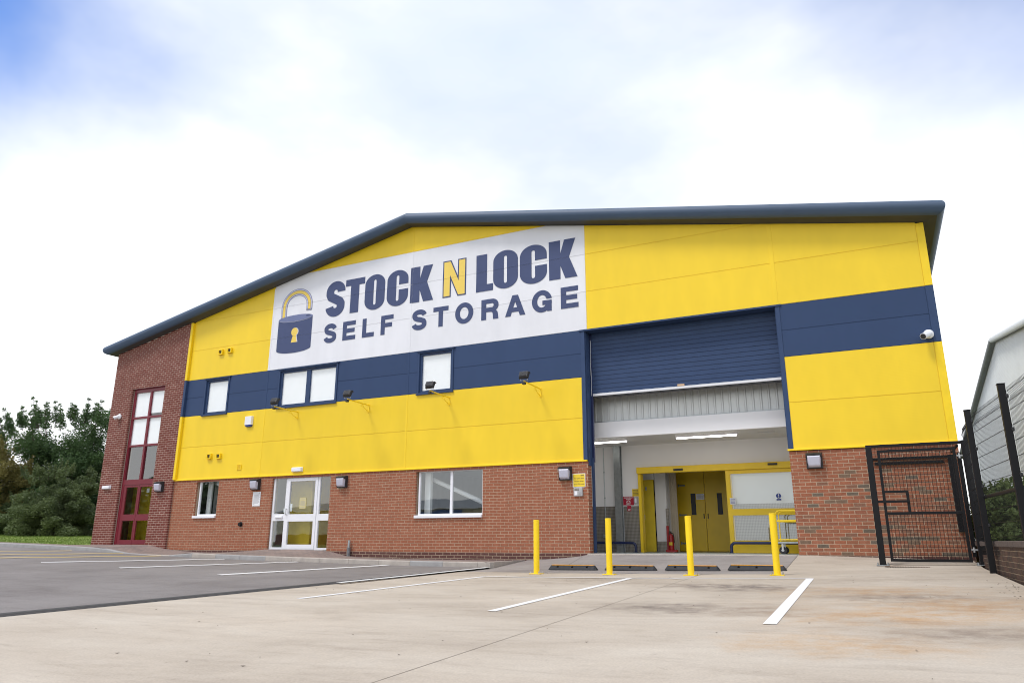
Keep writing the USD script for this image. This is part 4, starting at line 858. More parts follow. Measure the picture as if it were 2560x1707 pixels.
    g = r.difference(Polygon([(0.5, 0.5), (1.2, 0.68), (1.2, 0.46), (0.5, 0.46)])).difference(sbox(0.72, 0.42, 1.1, 0.62)); g = unary_union([g, sbox(0.55, 0.33, 0.98, 0.50), sbox(0.80, 0, 0.98, 0.45)])
    B2['G'] = (g, 0.98)
    B2['A'] = (Polygon([(0, 0), (0.36, 1), (0.62, 1), (0.98, 0), (0.75, 0), (0.685, 0.20), (0.295, 0.20), (0.23, 0)]).difference(Polygon([(0.355, 0.37), (0.625, 0.37), (0.49, 0.78)])), 0.98)
    B2['R'] = (unary_union([sbox(0, 0, 0.21, 1), sbox(0, 0.82, 0.55, 1), sbox(0, 0.39, 0.55, 0.565), Polygon(ar(0.55, 0.695, 0.305, 0.305, -90, 90, 20)).difference(Polygon(ar(0.55, 0.6925, 0.10, 0.1275, -90, 90, 14))), Polygon(ar(0.48, 0.24, 0.34, 0.235, 90, 0, 12) + [(0.845, 0), (0.625, 0), (0.61, 0.2)] + ar(0.46, 0.22, 0.15, 0.17, 0, 90, 8))]), 0.865)
    s2 = path(ar(0.42, 0.735, 0.29, 0.172, 8, 180) + [(0.14, 0.68), (0.19, 0.60), (0.30, 0.545), (0.54, 0.475), (0.67, 0.42), (0.715, 0.34)] + ar(0.42, 0.265, 0.30, 0.172, 0, -172)[1:], 0.205)
    mnx, mny, mxx, mxy = s2.bounds; s2 = affinity.translate(affinity.scale(affinity.translate(s2, -mnx, -mny), 0.82 / (mxx - mnx), 1.05 / (mxy - mny), origin=(0, 0)), 0, -.025)
    B2['S'] = (s2, 0.82)
    return B1, B2
def sign():
    B1, B2 = letter_shapes()
    T = empty('building_sign', label='large STOCK N LOCK SELF STORAGE lettering with an open padlock on white panels', category='sign')
    joints = unary_union([sbox(-12, z - .003, 1, z + .003) for z in (ZB, ZD)] + [sbox(X2 - 0.034, 5, X2 - 0.028, 9), sbox(X2 + .028, 5, X2 + .034, 9)])
    def place(sh, x0, x1, z0, z1):
        p, w = sh; return affinity.translate(affinity.scale(p, (x1 - x0) / w, z1 - z0, origin=(0, 0)), x0, z0)
    z0, z1 = 7.03, 8.12
    for ch, a, b in (('S', -8.55, -7.83), ('T', -7.80, -7.09), ('O', -7.05, -6.33), ('C', -6.23, -5.49), ('K', -5.39, -4.61), ('L', -3.17, -2.65), ('O', -2.63, -1.88), ('C', -1.80, -1.01), ('K', -0.93, -0.14)):
        oz = 0.012 if ch in 'OCS' else 0
        obj('letter', [ext(place(B1[ch], a, b, z0 - oz, z1 + oz).buffer(0.008, join_style=2).difference(joints), -0.0085, -0.002)], 'navy_print', T)
    N = place(B1['N'], -4.28, -3.51, 7.02, 8.14)
    nl = obj('letter', [ext(N.difference(N.buffer(-0.035, join_style=2)).difference(joints), -0.0085, -0.002)], 'navy_print', T, label='yellow letter N outlined in navy')
    obj('letter_fill', [ext(N.buffer(-0.035, join_style=2).difference(joints), -0.0075, -0.002)], 'yellow_print', nl)
    z0, z1 = 6.18, 6.765
    for ch, a, b in (('S', -8.54, -8.07), ('E', -7.82, -7.34), ('L', -7.08, -6.65), ('F', -6.40, -5.96), ('S', -5.29, -4.80), ('T', -4.57, -4.07), ('O', -3.84, -3.26), ('R', -3.00, -2.46), ('A', -2.25, -1.66), ('G', -1.45, -0.88), ('E', -0.61, -0.12)):
        obj('letter', [ext(place(B2[ch], a + .012, b - .012, z0 + .01, z1 - .01).buffer(0.014, join_style=2).difference(joints), -0.0085, -0.002)], 'navy_print', T)
    # open padlock
    L = empty('padlock_emblem', T)
    def ar(cx, cz, rx, rz, a0, a1, n=28): t = np.radians(np.linspace(a0, a1, n)); return [(cx + rx * math.cos(q), cz + rz * math.sin(q)) for q in t]
    xl, xr = -10.46, -9.06; cx, rx = (xl + xr) / 2, (xr - xl) / 2
    body = Polygon([(xl, 7.15)] + ar(cx, 7.15, rx, 0.11, 180, 360) + ar(cx, 6.14, rx, 0.13, 0, -180))
    key = unary_union([Point(-9.755, 6.70).buffer(0.135, 24), Polygon([(-9.80, 6.66), (-9.70, 6.66), (-9.635, 6.355), (-9.875, 6.355)])])
    kh = affinity.translate(key, 0.03, 0.0).difference(key)
    obj('lock_body', [ext(body.difference(key.union(kh)).difference(joints), -0.008, -0.002)], 'navy_print', L)
    top = Polygon(ar(cx, 7.16, rx, 0.105, 0, 359, 60)); slot = Polygon(ar(-9.24, 7.19, 0.10, 0.032, 0, 359, 24))
    obj('lock_top', [ext(top.difference(body).difference(slot), -0.0075, -0.002)], 'blue_print', L); obj('lock_slot', [ext(slot.difference(body), -0.0085, -0.002)], 'navy_print', L)
    obj('keyhole', [ext(key.difference(joints), -0.0075, -0.002)], 'yellow_print', L); obj('keyhole_edge', [ext(kh.difference(joints), -0.0075, -0.002)], 'silver_print', L)
    cl = LineString([(-10.265, 7.17), (-10.265, 7.56)] + ar(-9.745, 7.56, 0.52, 0.47, 180, 0)[1:] + [(-9.225, 7.40)])
    b0, b1, b2, b3 = (cl.buffer(w, cap_style=2) for w in (0.112, 0.100, 0.062, 0.050))
    low = body.union(top)
    sh = affinity.translate(cl.buffer(0.032, cap_style=2), 0.012, -0.006)
    obj('shackle_outline', [ext(b0.difference(b1).union(b2.difference(b3)).difference(low).difference(joints), -0.0095, -0.002)], 'navy_print', L)
    obj('shackle_band', [ext(b1.difference(b2).difference(low).difference(joints), -0.0085, -0.002)], 'lilac_print', L); obj('shackle_core', [ext(b3.difference(low).difference(joints), -0.0085, -0.002)], 'yellow_print', L)
    obj('shackle_tip', [ext(sbox(-9.335, 7.355, -9.115, 7.40).difference(sbox(-9.325, 7.365, -9.125, 7.39)), -0.0095, -0.002)], 'navy_print', L)
sign()

# ------------------------------------------------------------------ fittings on the walls
def wall_light(loc, label):
    t = empty('wall_light', loc=loc, label=label, category='wall light', group='black bulkhead lights along the brick wall')
    obj('housing', [hull([(sx * 0.165, 0, sz) for sx in (-1, 1) for sz in (-0.17, 0.17)] + [(sx * 0.155, -0.07, sz) for sx in (-1, 1) for sz in (-0.165, 0.165)])], 'black_plastic', t)
    obj('hood', [hull([(sx * 0.162, -0.06, 0.168) for sx in (-1, 1)] + [(sx * 0.150, -0.165, 0.135) for sx in (-1, 1)] + [(sx * 0.152, -0.16, 0.085) for sx in (-1, 1)] + [(sx * 0.165, -0.06, 0.06) for sx in (-1, 1)] + [(0, -0.17, 0.135)])], 'black_plastic', t, smooth=30)
    obj('diffuser', [hull([(sx * a, y, z) for sx in (-1, 1) for a, y, z in ((0.140, -0.068, 0.1), (0.128, -0.165, 0.092), (0.118, -0.178, 0.07), (0.112, -0.160, -0.09), (0.104, -0.14, -0.118), (0.120, -0.068, -0.148), (0.135, -0.10, -0.03))])], 'diffuser', t, smooth=35)
    obj('bezel', [hull([(sx * 0.15, y, z) for sx in (-1, 1) for y in (-0.07, -0.085) for z in (-0.162, -0.146)]), hull([(-x, y, z) for x in (0.139, 0.158) for y in (-0.07, -0.09) for z in (-0.16, 0.08)]), hull([(x, y, z) for x in (0.139, 0.158) for y in (-0.07, -0.09) for z in (-0.16, 0.08)])], 'black_plastic', t)
    return t
wall_light((-14.94, -TW, 2.00), 'black bulkhead light on the dark brick end bay beside the red doors')
wall_light((-10.77, 0, 1.95), 'black bulkhead light above the white notice by the entrance')
wall_light((-7.45, 0, 1.92), 'black bulkhead light just right of the white entrance door')
wall_light((-0.56, 0, 1.90), 'black bulkhead light beside the yellow notice at the loading opening')
wall_light((5.18, 0, 1.95), 'black bulkhead light on the brick pier beside the black gate')

def floodlight(loc, label):
    t = empty('floodlight', loc=loc, label=label, category='floodlight', group='floodlights on yellow brackets below the sign')
    obj('wall_plate', [bx(-0.022, 0.022, -0.012, 0, -0.20, 0.05, .003)], 'yellow_paint', t)
    obj('arm', [tube([(0, -0.01, 0.02), (0, -1.0, 0.03)], 0.016, 10)], 'yellow_paint', t, smooth=40)
    sc = [(0, -0.02, -0.17)] + [(0, -0.02 - 0.30 * q - 0.05 * math.sin(q * math.pi), -0.17 + 0.16 * q ** 1.5 + 0.02) for q in np.linspace(0.1, 1, 7)]
    obj('scroll_strut', [tube(sc, 0.008, 8), tube(arc((-0.32, -0.035), 0.035, 90, 380, 12, ax=(1, 2)) * [0, 1, 1], 0.007, 8), tube(arc((-0.07, -0.165), 0.030, -60, 240, 12, ax=(1, 2)) * [0, 1, 1], 0.007, 8)], 'yellow_paint', t, smooth=40)
    R = rotx(-28); c = np.array([0, -1.0, 0.185])
    hd = [xf(hull([(sx * a, y, sz * b) for sx in (-1, 1) for sz in (-1, 1) for a, y, b in ((0.125, 0.035, 0.095), (0.118, -0.02, 0.09), (0.085, -0.055, 0.062))]), R, c)]
    obj('lamp_head', hd, 'black_plastic', t)
    obj('cooling_fin', [xf(bx(-0.10 + k * 0.022, -0.095 + k * 0.022, -0.075, -0.02, -0.07, 0.07, .001), R, c) for k in range(10)], 'pipe_grey', t)
    obj('lamp_glass', [xf(bx(-0.11, 0.11, 0.0345, 0.0385, -0.082, 0.082, .001), R, c)], 'grey_plastic', t)
    obj('lamp_visor', [xf(bx(-0.128, 0.128, -0.01, 0.07, 0.094, 0.102, .002), R, c)], 'black_plastic', t)
    obj('yoke', [tube([(-0.10, -1.0, 0.16), (-0.10, -1.0, 0.055), (0.10, -1.0, 0.055), (0.10, -1.0, 0.16)], 0.008, 8)], 'steel', t)
    obj('junction_box', [bx(-0.04, 0.04, -1.045, -0.965, -0.055, 0.01, .008)], 'black_plastic', t)
for x, l in ((-9.36, 'floodlight on a yellow bracket below the double navy window'), (-6.68, 'floodlight on a yellow bracket between the double and single navy windows'), (-3.97, 'floodlight in front of the single navy window beside the sign'), (-1.23, 'floodlight on a yellow bracket nearest the loading opening')):
    floodlight((x, 0, 4.07), l)

def fitting(name, label, cat_, loc, group=None): return empty(name, loc=loc, label=label, category=cat_, group=group)
def fittings():
    t = fitting('security_camera', 'white security camera on the navy band above the brick pier', 'camera', (7.66, -0.01, 4.46))
    obj('base', [sphere((0, -0.03, 0), 0.10, 2, (1, 0.6, 1))], 'white_upvc', t, smooth=True)
    d = np.array([-0.42, -0.62, -0.30]); d /= np.linalg.norm(d)
    obj('body', [tube([np.array([0, -0.05, 0.0]), d * 0.23 + [0, -0.05, 0]], 0.068, 16)], 'white_upvc', t, smooth=40); obj('lens', [tube([d * 0.229 + [0, -0.05, 0], d * 0.24 + [0, -0.05, 0]], 0.056, 16)], 'black_plastic', t)
    t = fitting('security_camera', 'white security camera on the dark brick end bay', 'camera', (-17.52, -TW, 4.52))
    obj('base', [sphere((0.05, -0.03, 0), 0.095, 2, (1, 0.6, 1))], 'white_upvc', t, smooth=True)
    d = np.array([-0.45, -0.55, -0.32]); d /= np.linalg.norm(d)
    obj('body', [tube([np.array([0.05, -0.05, 0.0]), d * 0.17 + [0.05, -0.05, 0]], 0.062, 16)], 'white_upvc', t, smooth=40); obj('lens', [tube([d * 0.169 + [0.05, -0.05, 0], d * 0.178 + [0.05, -0.05, 0]], 0.05, 16)], 'black_plastic', t)
    t = fitting('emergency_light', 'white bulkhead lamp on the yellow panel above the entrance', 'lamp', (-9.18, 0, 2.34))
    obj('base', [bx(-0.20, 0.20, -0.03, 0, -0.068, 0.068, .01)], 'white_upvc', t); obj('diffuser', [bx(-0.185, 0.185, -0.085, -0.028, -0.058, 0.058, .022)], 'white_upvc', t)
    t = fitting('emergency_light', 'white bulkhead lamp on the dark brick left of the red doors', 'lamp', (-17.60, -TW, 2.06))
    obj('base', [bx(-0.20, 0.20, -0.03, 0, -0.062, 0.062, .01)], 'white_upvc', t); obj('diffuser', [bx(-0.185, 0.185, -0.085, -0.028, -0.052, 0.052, .022)], 'white_upvc', t)
    t = fitting('alarm_box', 'white alarm sounder box with a blue base on the yellow wall', 'alarm box', (-11.31, 0, 3.93))
    obj('case', [hull([(sx * a, y, z) for sx in (-1, 1) for a, y, z in ((0.14, 0, 0.17), (0.14, 0, -0.11), (0.13, -0.085, 0.155), (0.13, -0.085, -0.11), (0.135, -0.05, 0.168))])], 'white_upvc', t); obj('strobe', [hull([(sx * a, y, z) for sx in (-1, 1) for a, y, z in ((0.138, 0, -0.112), (0.128, -0.083, -0.112), (0.11, 0, -0.17), (0.10, -0.06, -0.165))])], 'sign_blue', t)
    for x, z, l in ((-12.90, 2.905, 'small yellow cowl vent, left of the lower pair'), (-12.485, 2.895, 'small yellow cowl vent, right of the lower pair'), (-12.89, 6.375, 'small yellow cowl vent, left of the upper pair under the roof'), (-12.485, 6.39, 'small yellow cowl vent, right of the upper pair under the roof')):
        t = fitting('wall_vent', l, 'vent', (x, 0, z), 'small yellow cowl vents on the end panels')
        obj('cowl', [ext(sbox(-0.095, -0.085, 0.095, 0.085).difference(sbox(-0.06, -0.055, 0.06, 0.055)), -0.07, 0)], 'yellow_paint', t); obj('louvre', [bx(-0.062, 0.062, -0.035 - .006 * k, -0.03 - .006 * k, -0.05 + .022 * k, -0.04 + .022 * k, .001) for k in range(5)] + [bx(-.062, .062, -.012, -.002, -.057, .057, .001)], 'text_dark', t)
    t = fitting('wall_grille', 'small yellow slotted grille low on the yellow panel', 'vent', (-11.565, 0, 2.515))
    obj('frame', [ext(sbox(-0.09, -0.085, 0.09, 0.085).difference(unary_union([sbox(-0.07, z, 0.07, z + 0.026) for z in (-0.068, -0.03, 0.008, 0.044)])), -0.02, 0)], 'yellow_paint', t); obj('louvre', [bx(-0.07, 0.07, -0.008, -0.001, -0.07, 0.072, .001)], 'yellow_door', t)
    t = fitting('wall_outlet', 'black round flue outlet on the brick wall left of the entrance', 'outlet', (-11.27, 0, 0.77))
    obj('collar', [tube([(0, 0, 0), (0, -0.012, 0)], 0.075, 20)], 'black_plastic', t, smooth=30); obj('spout', [tube([(0, 0, 0), (0, -0.07, 0)], 0.055, 20)], 'black_paint', t, smooth=30)
    t = fitting('pipe_stub', 'grey pipe stub standing against the brick right of the entrance', 'pipe', (-7.06, -0.07, -0.16))
    obj('pipe', [tube([(0, 0, 0), (0, 0, 0.27)], 0.048, 14)], 'pipe_grey', t, smooth=40); obj('conduit', [tube([(0, 0, 0.26), (0, 0, 0.46)], 0.034, 12)], 'galvanised', t, smooth=40)
    # notices
    t = fitting('notice', 'white text notice on the brick left of the entrance', 'notice', (-10.72, -0.002, 1.515))
    obj('board', [bx(-0.155, 0.155, -0.008, 0, -0.215, 0.215, .002)], 'paper_white', t)
    obj('printing', [bx(-0.125, -0.125 + w, -0.0105, -0.0085, z, z + 0.011, .0003) for z, w in ((0.12, .23), (0.085, .22), (0.055, .25), (0.025, .23), (-0.005, .25), (-0.035, .22), (-0.065, .24), (-0.095, .25), (-0.125, .2), (-0.165, .06))] + [bx(0.08, 0.13, -0.0105, -0.0085, 0.17, 0.19, .0003)], 'paper_grey', t)
    t = fitting('notice', 'yellow To open door notice beside the loading opening', 'notice', (-0.215, -0.002, 1.72))
    obj('backing', [bx(-0.165, 0.165, -0.006, 0, -0.165, 0.165, .002)], 'paper_white', t); obj('board', [bx(-0.152, 0.152, -0.009, -0.005, -0.152, 0.152, .001)], 'sign_yellow', t)
    tx = []
    for s, z in (('To open door', 0.035), ('Please enter', -0.035), ('your PIN code', -0.105)):
        m = meshkit.text_mesh(s, 0.03, 0.0015); w = m.bounds[1][0] - m.bounds[0][0]; v = np.array(m.vertices)
        k = min(1.0, 0.27 / w); tx.append((np.column_stack([v[:, 0] * k - w * k / 2, -0.0095 - v[:, 2], v[:, 1] * k + z]), np.array(m.faces)))
    obj('printing', tx + [bx(0.05, 0.13, -0.011, -0.0095, 0.105, 0.125, .0003)], 'text_dark', t)
    t = fitting('keypad', 'grey door entry keypad under the yellow notice', 'keypad', (-0.235, 0, 1.445))
    obj('case', [bx(-0.115, 0.115, -0.05, 0, -0.11, 0.10, .012)], 'grey_plastic', t); obj('screen', [bx(-0.09, 0.03, -0.054, -0.048, 0.03, 0.08, .002)], 'tread_plate', t); obj('reader', [bx(-0.085, -0.015, -0.056, -0.048, -0.085, 0.01, .004)], 'white_upvc', t)
    for i in range(3):
        for j in range(3): obj('key', [bx(0.012 + .026 * i, 0.032 + .026 * i, -0.056, -0.049, -0.08 + .028 * j, -0.06 + .028 * j, .003)], 'grey_plastic', t)
    t = fitting('notice', 'yellow paper notice stuck on the entrance door glass', 'notice', (-8.955, 0.072, 1.355))
    obj('sheet', [bx(-0.12, 0.12, -0.002, 0.002, -0.155, 0.155, .0005)], 'pale_yellow', t); obj('printing', [bx(-0.09, 0.09, -0.0035, -0.0022, z, z + .01, .0003) for z in (0.10, 0.06, 0.03, 0.0, -0.03, -0.06, -0.11)], 'paper_grey', t)
    LB = 2.63
    t = fitting('notice', 'red EMERGENCY PHONE sign inside the loading lobby', 'sign', (0.21, LB - 0.002, 1.345))
    obj('board', [bx(-0.15, 0.15, -0.008, 0, -0.115, 0.115, .002)], 'sign_red', t)
    tx = []
    for s, z, h in (('EMERGENCY', 0.070, .030), ('PHONE', 0.028, .030), ('if you need', -0.058, .016), ('HELP', -0.100, .032)):
        m = meshkit.text_mesh(s, h, 0.002, bold=True); w = m.bounds[1][0] - m.bounds[0][0]; v = np.array(m.vertices); k = min(1, 0.27 / w)
        tx.append((np.column_stack([v[:, 0] * k - w * k / 2, -0.0085 - v[:, 2], v[:, 1] + z]), np.array(m.faces)))
    hs = unary_union([LineString([(0.045 * math.cos(q), -0.03 + 0.035 * math.sin(q)) for q in np.linspace(0.15, math.pi - .15, 12)]).buffer(0.007), sbox(-0.056, -0.036, -0.030, -0.018), sbox(0.030, -0.036, 0.056, -0.018)])
    obj('printing', tx + [ext(hs, -0.0105, -0.0085)], 'paper_white', t)
    t = fitting('notice', 'small red card hanging under the red phone sign', 'sign', (0.225, LB - 0.012, 1.135))
    obj('board', [bx(-0.055, 0.055, -0.004, 0, -0.06, 0.08, .001)], 'sign_red', t); obj('printing', [bx(-0.035, 0.03, -0.006, -0.0045, -0.05, -0.035, .0003), bx(-0.03, 0.04, -0.006, -0.0045, -0.025, -0.012, .0003)], 'paper_white', t)
    t = fitting('intercom_phone', 'grey intercom handset on the lobby wall beside the red sign', 'phone', (0.43, LB, 1.35))
    obj('case', [bx(-0.055, 0.055, -0.05, 0, -0.095, 0.095, .008)], 'grey_plastic', t); obj('handset', [bx(-0.028, 0.022, -0.075, -0.048, -0.07, 0.06, .012)], 'white_upvc', t)
    t = fitting('notice', 'yellow text notice beside the sliding door post', 'notice', (0.425, LB - 0.002, 1.56))
    obj('board', [bx(-0.10, 0.098, -0.006, 0, -0.10, 0.10, .001)], 'sign_yellow', t); obj('printing', [bx(-0.08, 0.07, -0.0075, -0.0062, z, z + .014, .0003) for z in (0.06, 0.02, -0.02, -0.06)], 'text_dark', t)
    t = fitting('conduit', 'galvanised conduit running down to a socket on the lobby wall', 'conduit', (-0.46, LB - 0.02, 0.42))
    obj('pipe', [tube([(0, 0, 0.05), (0, 0, 2.40)], 0.011, 8)], 'galvanised', t, smooth=40); obj('socket', [bx(-0.075, 0.075, -0.04, 0.01, -0.045, 0.045, .006)], 'galvanised', t); obj('pipe_clip', [bx(-0.02, 0.02, -0.012, 0.01, z, z + .03, .003) for z in (0.32, 1.0, 1.7)], 'galvanised', t)
    # ceiling battens
    for x0, x1, y, l in ((1.93, 3.40, 1.33, 'long lit strip light on the lobby ceiling'), (-1.0, 0.62, 1.33, 'lit strip light at the left end of the lobby ceiling')):
        t = fitting('strip_light', l, 'light', ((x0 + x1) / 2, y, 2.84)); h = (x1 - x0) / 2
        obj('tray', [bx(-h - .03, h + .03, -0.045, 0.045, -0.035, -0.002, .004)], 'white_upvc', t); obj('tube', [bx(-h, h, -0.03, 0.03, -0.075, -0.036, .012)], 'lamp', t)
    t = fitting('strip_light', 'unlit strip light at the right end of the lobby ceiling', 'light', (4.08, 1.5, 2.84))
    obj('tray', [bx(-.2, .2, -0.04, 0.04, -0.03, -0.002, .004)], 'ceiling_paint', t)
    # bumper rails
    for pts, l, x in (([(-0.62, 0), (0.49, 0), 'r'], 'navy bumper rail in front of the lobby wall left of the sliding door', 0), ([(2.93, 0), (4.55, 0), 'l'], 'navy bumper rail in front of the sliding glass leaf', 1)):
        t = fitting('bumper_rail', l, 'rail', (pts[0][0], 2.2, 0), 'navy bumper rails in the lobby'); Ln = pts[1][0] - pts[0][0]; r = 0.10; zt = 0.245
        if x == 0: P = [(-0.5, 0, zt), (Ln - r, 0, zt)] + [(Ln - r + r * math.sin(q), 0, zt - r + r * math.cos(q)) for q in np.linspace(.2, math.pi / 2, 7)] + [(Ln, 0, 0.0)]
        else: P = [(0, 0, 0.0)] + [(r - r * math.cos(q), 0, zt - r + r * math.sin(q)) for q in np.linspace(0, math.pi / 2, 8)] + [(Ln + 0.4, 0, zt)]
        obj('rail', [tube(P, 0.036, 14)], 'navy_gloss', t, smooth=50); fx = Ln if x == 0 else 0
        obj('foot_plate', [bx(fx - .06, fx + .06, -.06, .06, 0.001, .01, .002)], 'navy_gloss', t)
    # fire extinguisher on its stand
    t = fitting('extinguisher_stand', 'red floor stand holding the extinguisher in the corridor', 'stand', (1.08, 3.62, 0))
    obj('back', [bx(-0.13, -0.06, 0.02, 0.06, 0.0, 0.70, .01)], 'red_gloss', t); obj('tray', [bx(-0.13, 0.17, -0.14, 0.06, 0.0, 0.06, .01)], 'red_gloss', t)
    t = fitting('fire_extinguisher', 'red fire extinguisher standing on the red stand in the corridor', 'fire extinguisher', (1.09, 3.56, 0.062))
    m = trimesh.creation.revolve(np.array([(0, 0), (0.07, 0), (0.075, 0.02), (0.075, 0.34), (0.06, 0.39), (0.025, 0.415), (0.02, 0.43), (0, 0.43)]), sections=20); obj('cylinder', m, 'red_gloss', t, smooth=35)
    obj('valve', [bx(-0.02, 0.02, -0.02, 0.02, 0.43, 0.46, .004), bx(-0.012, 0.012, -0.10, 0.03, 0.46, 0.475, .003), bx(-0.012, 0.012, -0.09, 0.03, 0.49, 0.503, .003)], 'black_plastic', t)
    obj('hose', [tube([(0.02, -0.02, 0.445), (0.07, -0.04, 0.43), (0.092, -0.03, 0.33), (0.09, -0.02, 0.18)], 0.012, 8)], 'rubber', t, smooth=50)
    obj('instruction_label', [(np.array([(0.0762 * math.sin(a), -0.0762 * math.cos(a), z) for z in (0.12, 0.2) for a in np.linspace(-.7, .7, 7)]), np.array([f for i in range(6) for f in ([i, i + 1, i + 8], [i, i + 8, i + 7])]))], 'sign_yellow', t)
    # platform trolley
    t = fitting('trolley', 'yellow tube framed platform trolley half hidden behind the brick pier', 'trolley', (4.62, 1.55, 0))
    def hoop(y, ins): 
        a, z = 0.48 - ins, 0.965 - ins; r = 0.09
        return tube([(-a, y, 0.24), (-a, y, z - r)] + [(-a + r - r * math.cos(q), y, z - r + r * math.sin(q)) for q in np.linspace(.2, math.pi / 2, 6)] + [(a - r + r * math.sin(q), y, z - r + r * math.cos(q)) for q in np.linspace(0, math.pi / 2, 6)] + [(a, y, 0.24)], 0.013, 10)
    for y in (-0.30, 0.30): obj('handle_hoop', [hoop(y, 0)], 'yellow_paint', t, smooth=50)
    for y in (-0.30, 0.30): obj('cross_bar', [bx(-.46, .46, y - .012, y + .012, 0.72, 0.76, .004), bx(-.46, .46, y - .012, y + .012, 0.31, 0.335, .004)], 'yellow_paint', t)
    obj('deck', [bx(-0.5, 0.5, -0.32, 0.32, 0.235, 0.275, .006)], 'galvanised', t)
    for x in (-0.39, 0.39):
        for y in (-0.24, 0.24):
            w = obj('wheel', [tube([(x - .02, y, 0.085), (x + .02, y, 0.085)], 0.083, 20)] if False else [tube([(x, y - .02, 0.085), (x, y + .02, 0.085)], 0.083, 20)], 'rubber', t, smooth=30)
            obj('hub', [tube([(x, y - .024, 0.085), (x, y + .024, 0.085)], 0.03, 14)], 'white_upvc', w, smooth=30); obj('fork', [hull([(x + a, y + b, z) for a in (-.02, .02) for b in (-.034, -.028) for z in (.07, .235)])], 'steel', w)
fittings()

# ------------------------------------------------------------------ yard furniture
def bollards():
    src = None
    tops = []
    for i, (x, y) in enumerate([(0.08, -3.25), (1.58, -3.22), (3.13, -3.27), (4.60, -3.24)]):
        z = float(yard(x, y)) + 0.012
        lab = ['yellow steel bollard standing in front of the brick wall end', 'yellow steel bollard in front of the lobby column, second from the brick wall', 'yellow steel bollard in front of the inner double doors', 'yellow steel bollard in front of the trolley, next to the brick pier'][i]
        if src is None:
            t = src = empty('bollard', loc=(x, y, z), label=lab, category='bollard', group='row of yellow bollards across the ramp')
            obj('post', [tube([(0, 0, 0.01), (0, 0, 1.022)], 0.057, 28, cap=False)], 'yellow_paint', t, smooth=40); obj('post_cap', [tube([(0, 0, 1.018), (0, 0, 1.03), (0, 0, 1.036)], [0.0575, 0.0575, 0.045], 28)], 'yellow_paint', t, smooth=40)
            obj('base_plate', [bx(-0.115, 0.115, -0.115, 0.115, 0, 0.012, .003)], 'yellow_paint', t)
            for sx in (-1, 1):
                for sy in (-1, 1): obj('bolt', [tube([(sx * .088, sy * .088, .012), (sx * .088, sy * .088, .038)], 0.011, 6), tube([(sx * .088, sy * .088, .012), (sx * .088, sy * .088, .055)], 0.006, 6)], 'steel', t)
        else: copy(src, 'bollard', (x, y, z), [0, 3, -4, 2][i], label=lab, category='bollard', group='row of yellow bollards across the ramp')
bollards()
def stops():
    src = None
    labs = ['black rubber wheel stop with an orange edge behind the first bollard, by the brick wall', 'black rubber wheel stop behind the second bollard from the brick wall', 'black rubber wheel stop in front of the double doors', 'black rubber wheel stop at the brick pier end of the row']
    for i, x in enumerate((0.325, 1.59, 2.85, 4.08)):
        y = -1.90; z = float(yard(x, y)) + 0.012; tilt = 0
        if src is None:
            t = src = empty('wheel_stop', loc=(x, y, z), label=labs[i], category='wheel stop', group='rubber wheel stops in a row')
            Ln = 0.535
            prof = [(-0.075, 0.0), (-0.075, 0.02), (-0.035, 0.098), (0.035, 0.098), (0.075, 0.02), (0.075, 0.0)]
            V = []
            for sx, k in ((-Ln, 0), (-Ln + 0.05, 1), (Ln - 0.05, 1), (Ln, 0)):
                V += [(sx, a, b if k else min(b, 0.03)) for a, b in prof]
            n = 6; F = []
            for i_ in range(3):
                for j in range(n - 1): A = i_ * n + j; F += [[A, A + n, A + n + 1], [A, A + n + 1, A + 1]]
            F += [[0, 1, 2], [0, 2, 3], [0, 3, 4], [0, 4, 5]] + [[18 + a for a in q] for q in ([0, 2, 1], [0, 3, 2], [0, 4, 3], [0, 5, 4])]
            obj('block', (np.array(V), np.array(F)[:, ::-1]), 'rubber', t); obj('reflective_strip', [bx(-Ln + .06, Ln - .06, -0.042, 0.034, 0.095, 0.108, .002)], 'orange_strip', t)
            for q in (-0.33, 0.0, 0.33): obj('fixing_hole', [tube([(q, -0.062, 0.058), (q, -0.040, 0.070)], 0.022, 10)], 'black_paint', t)
        else: copy(src, 'wheel_stop', (x, y, z), [0, .6, -.4, .3][i], label=labs[i], category='wheel stop', group='rubber wheel stops in a row')
stops()

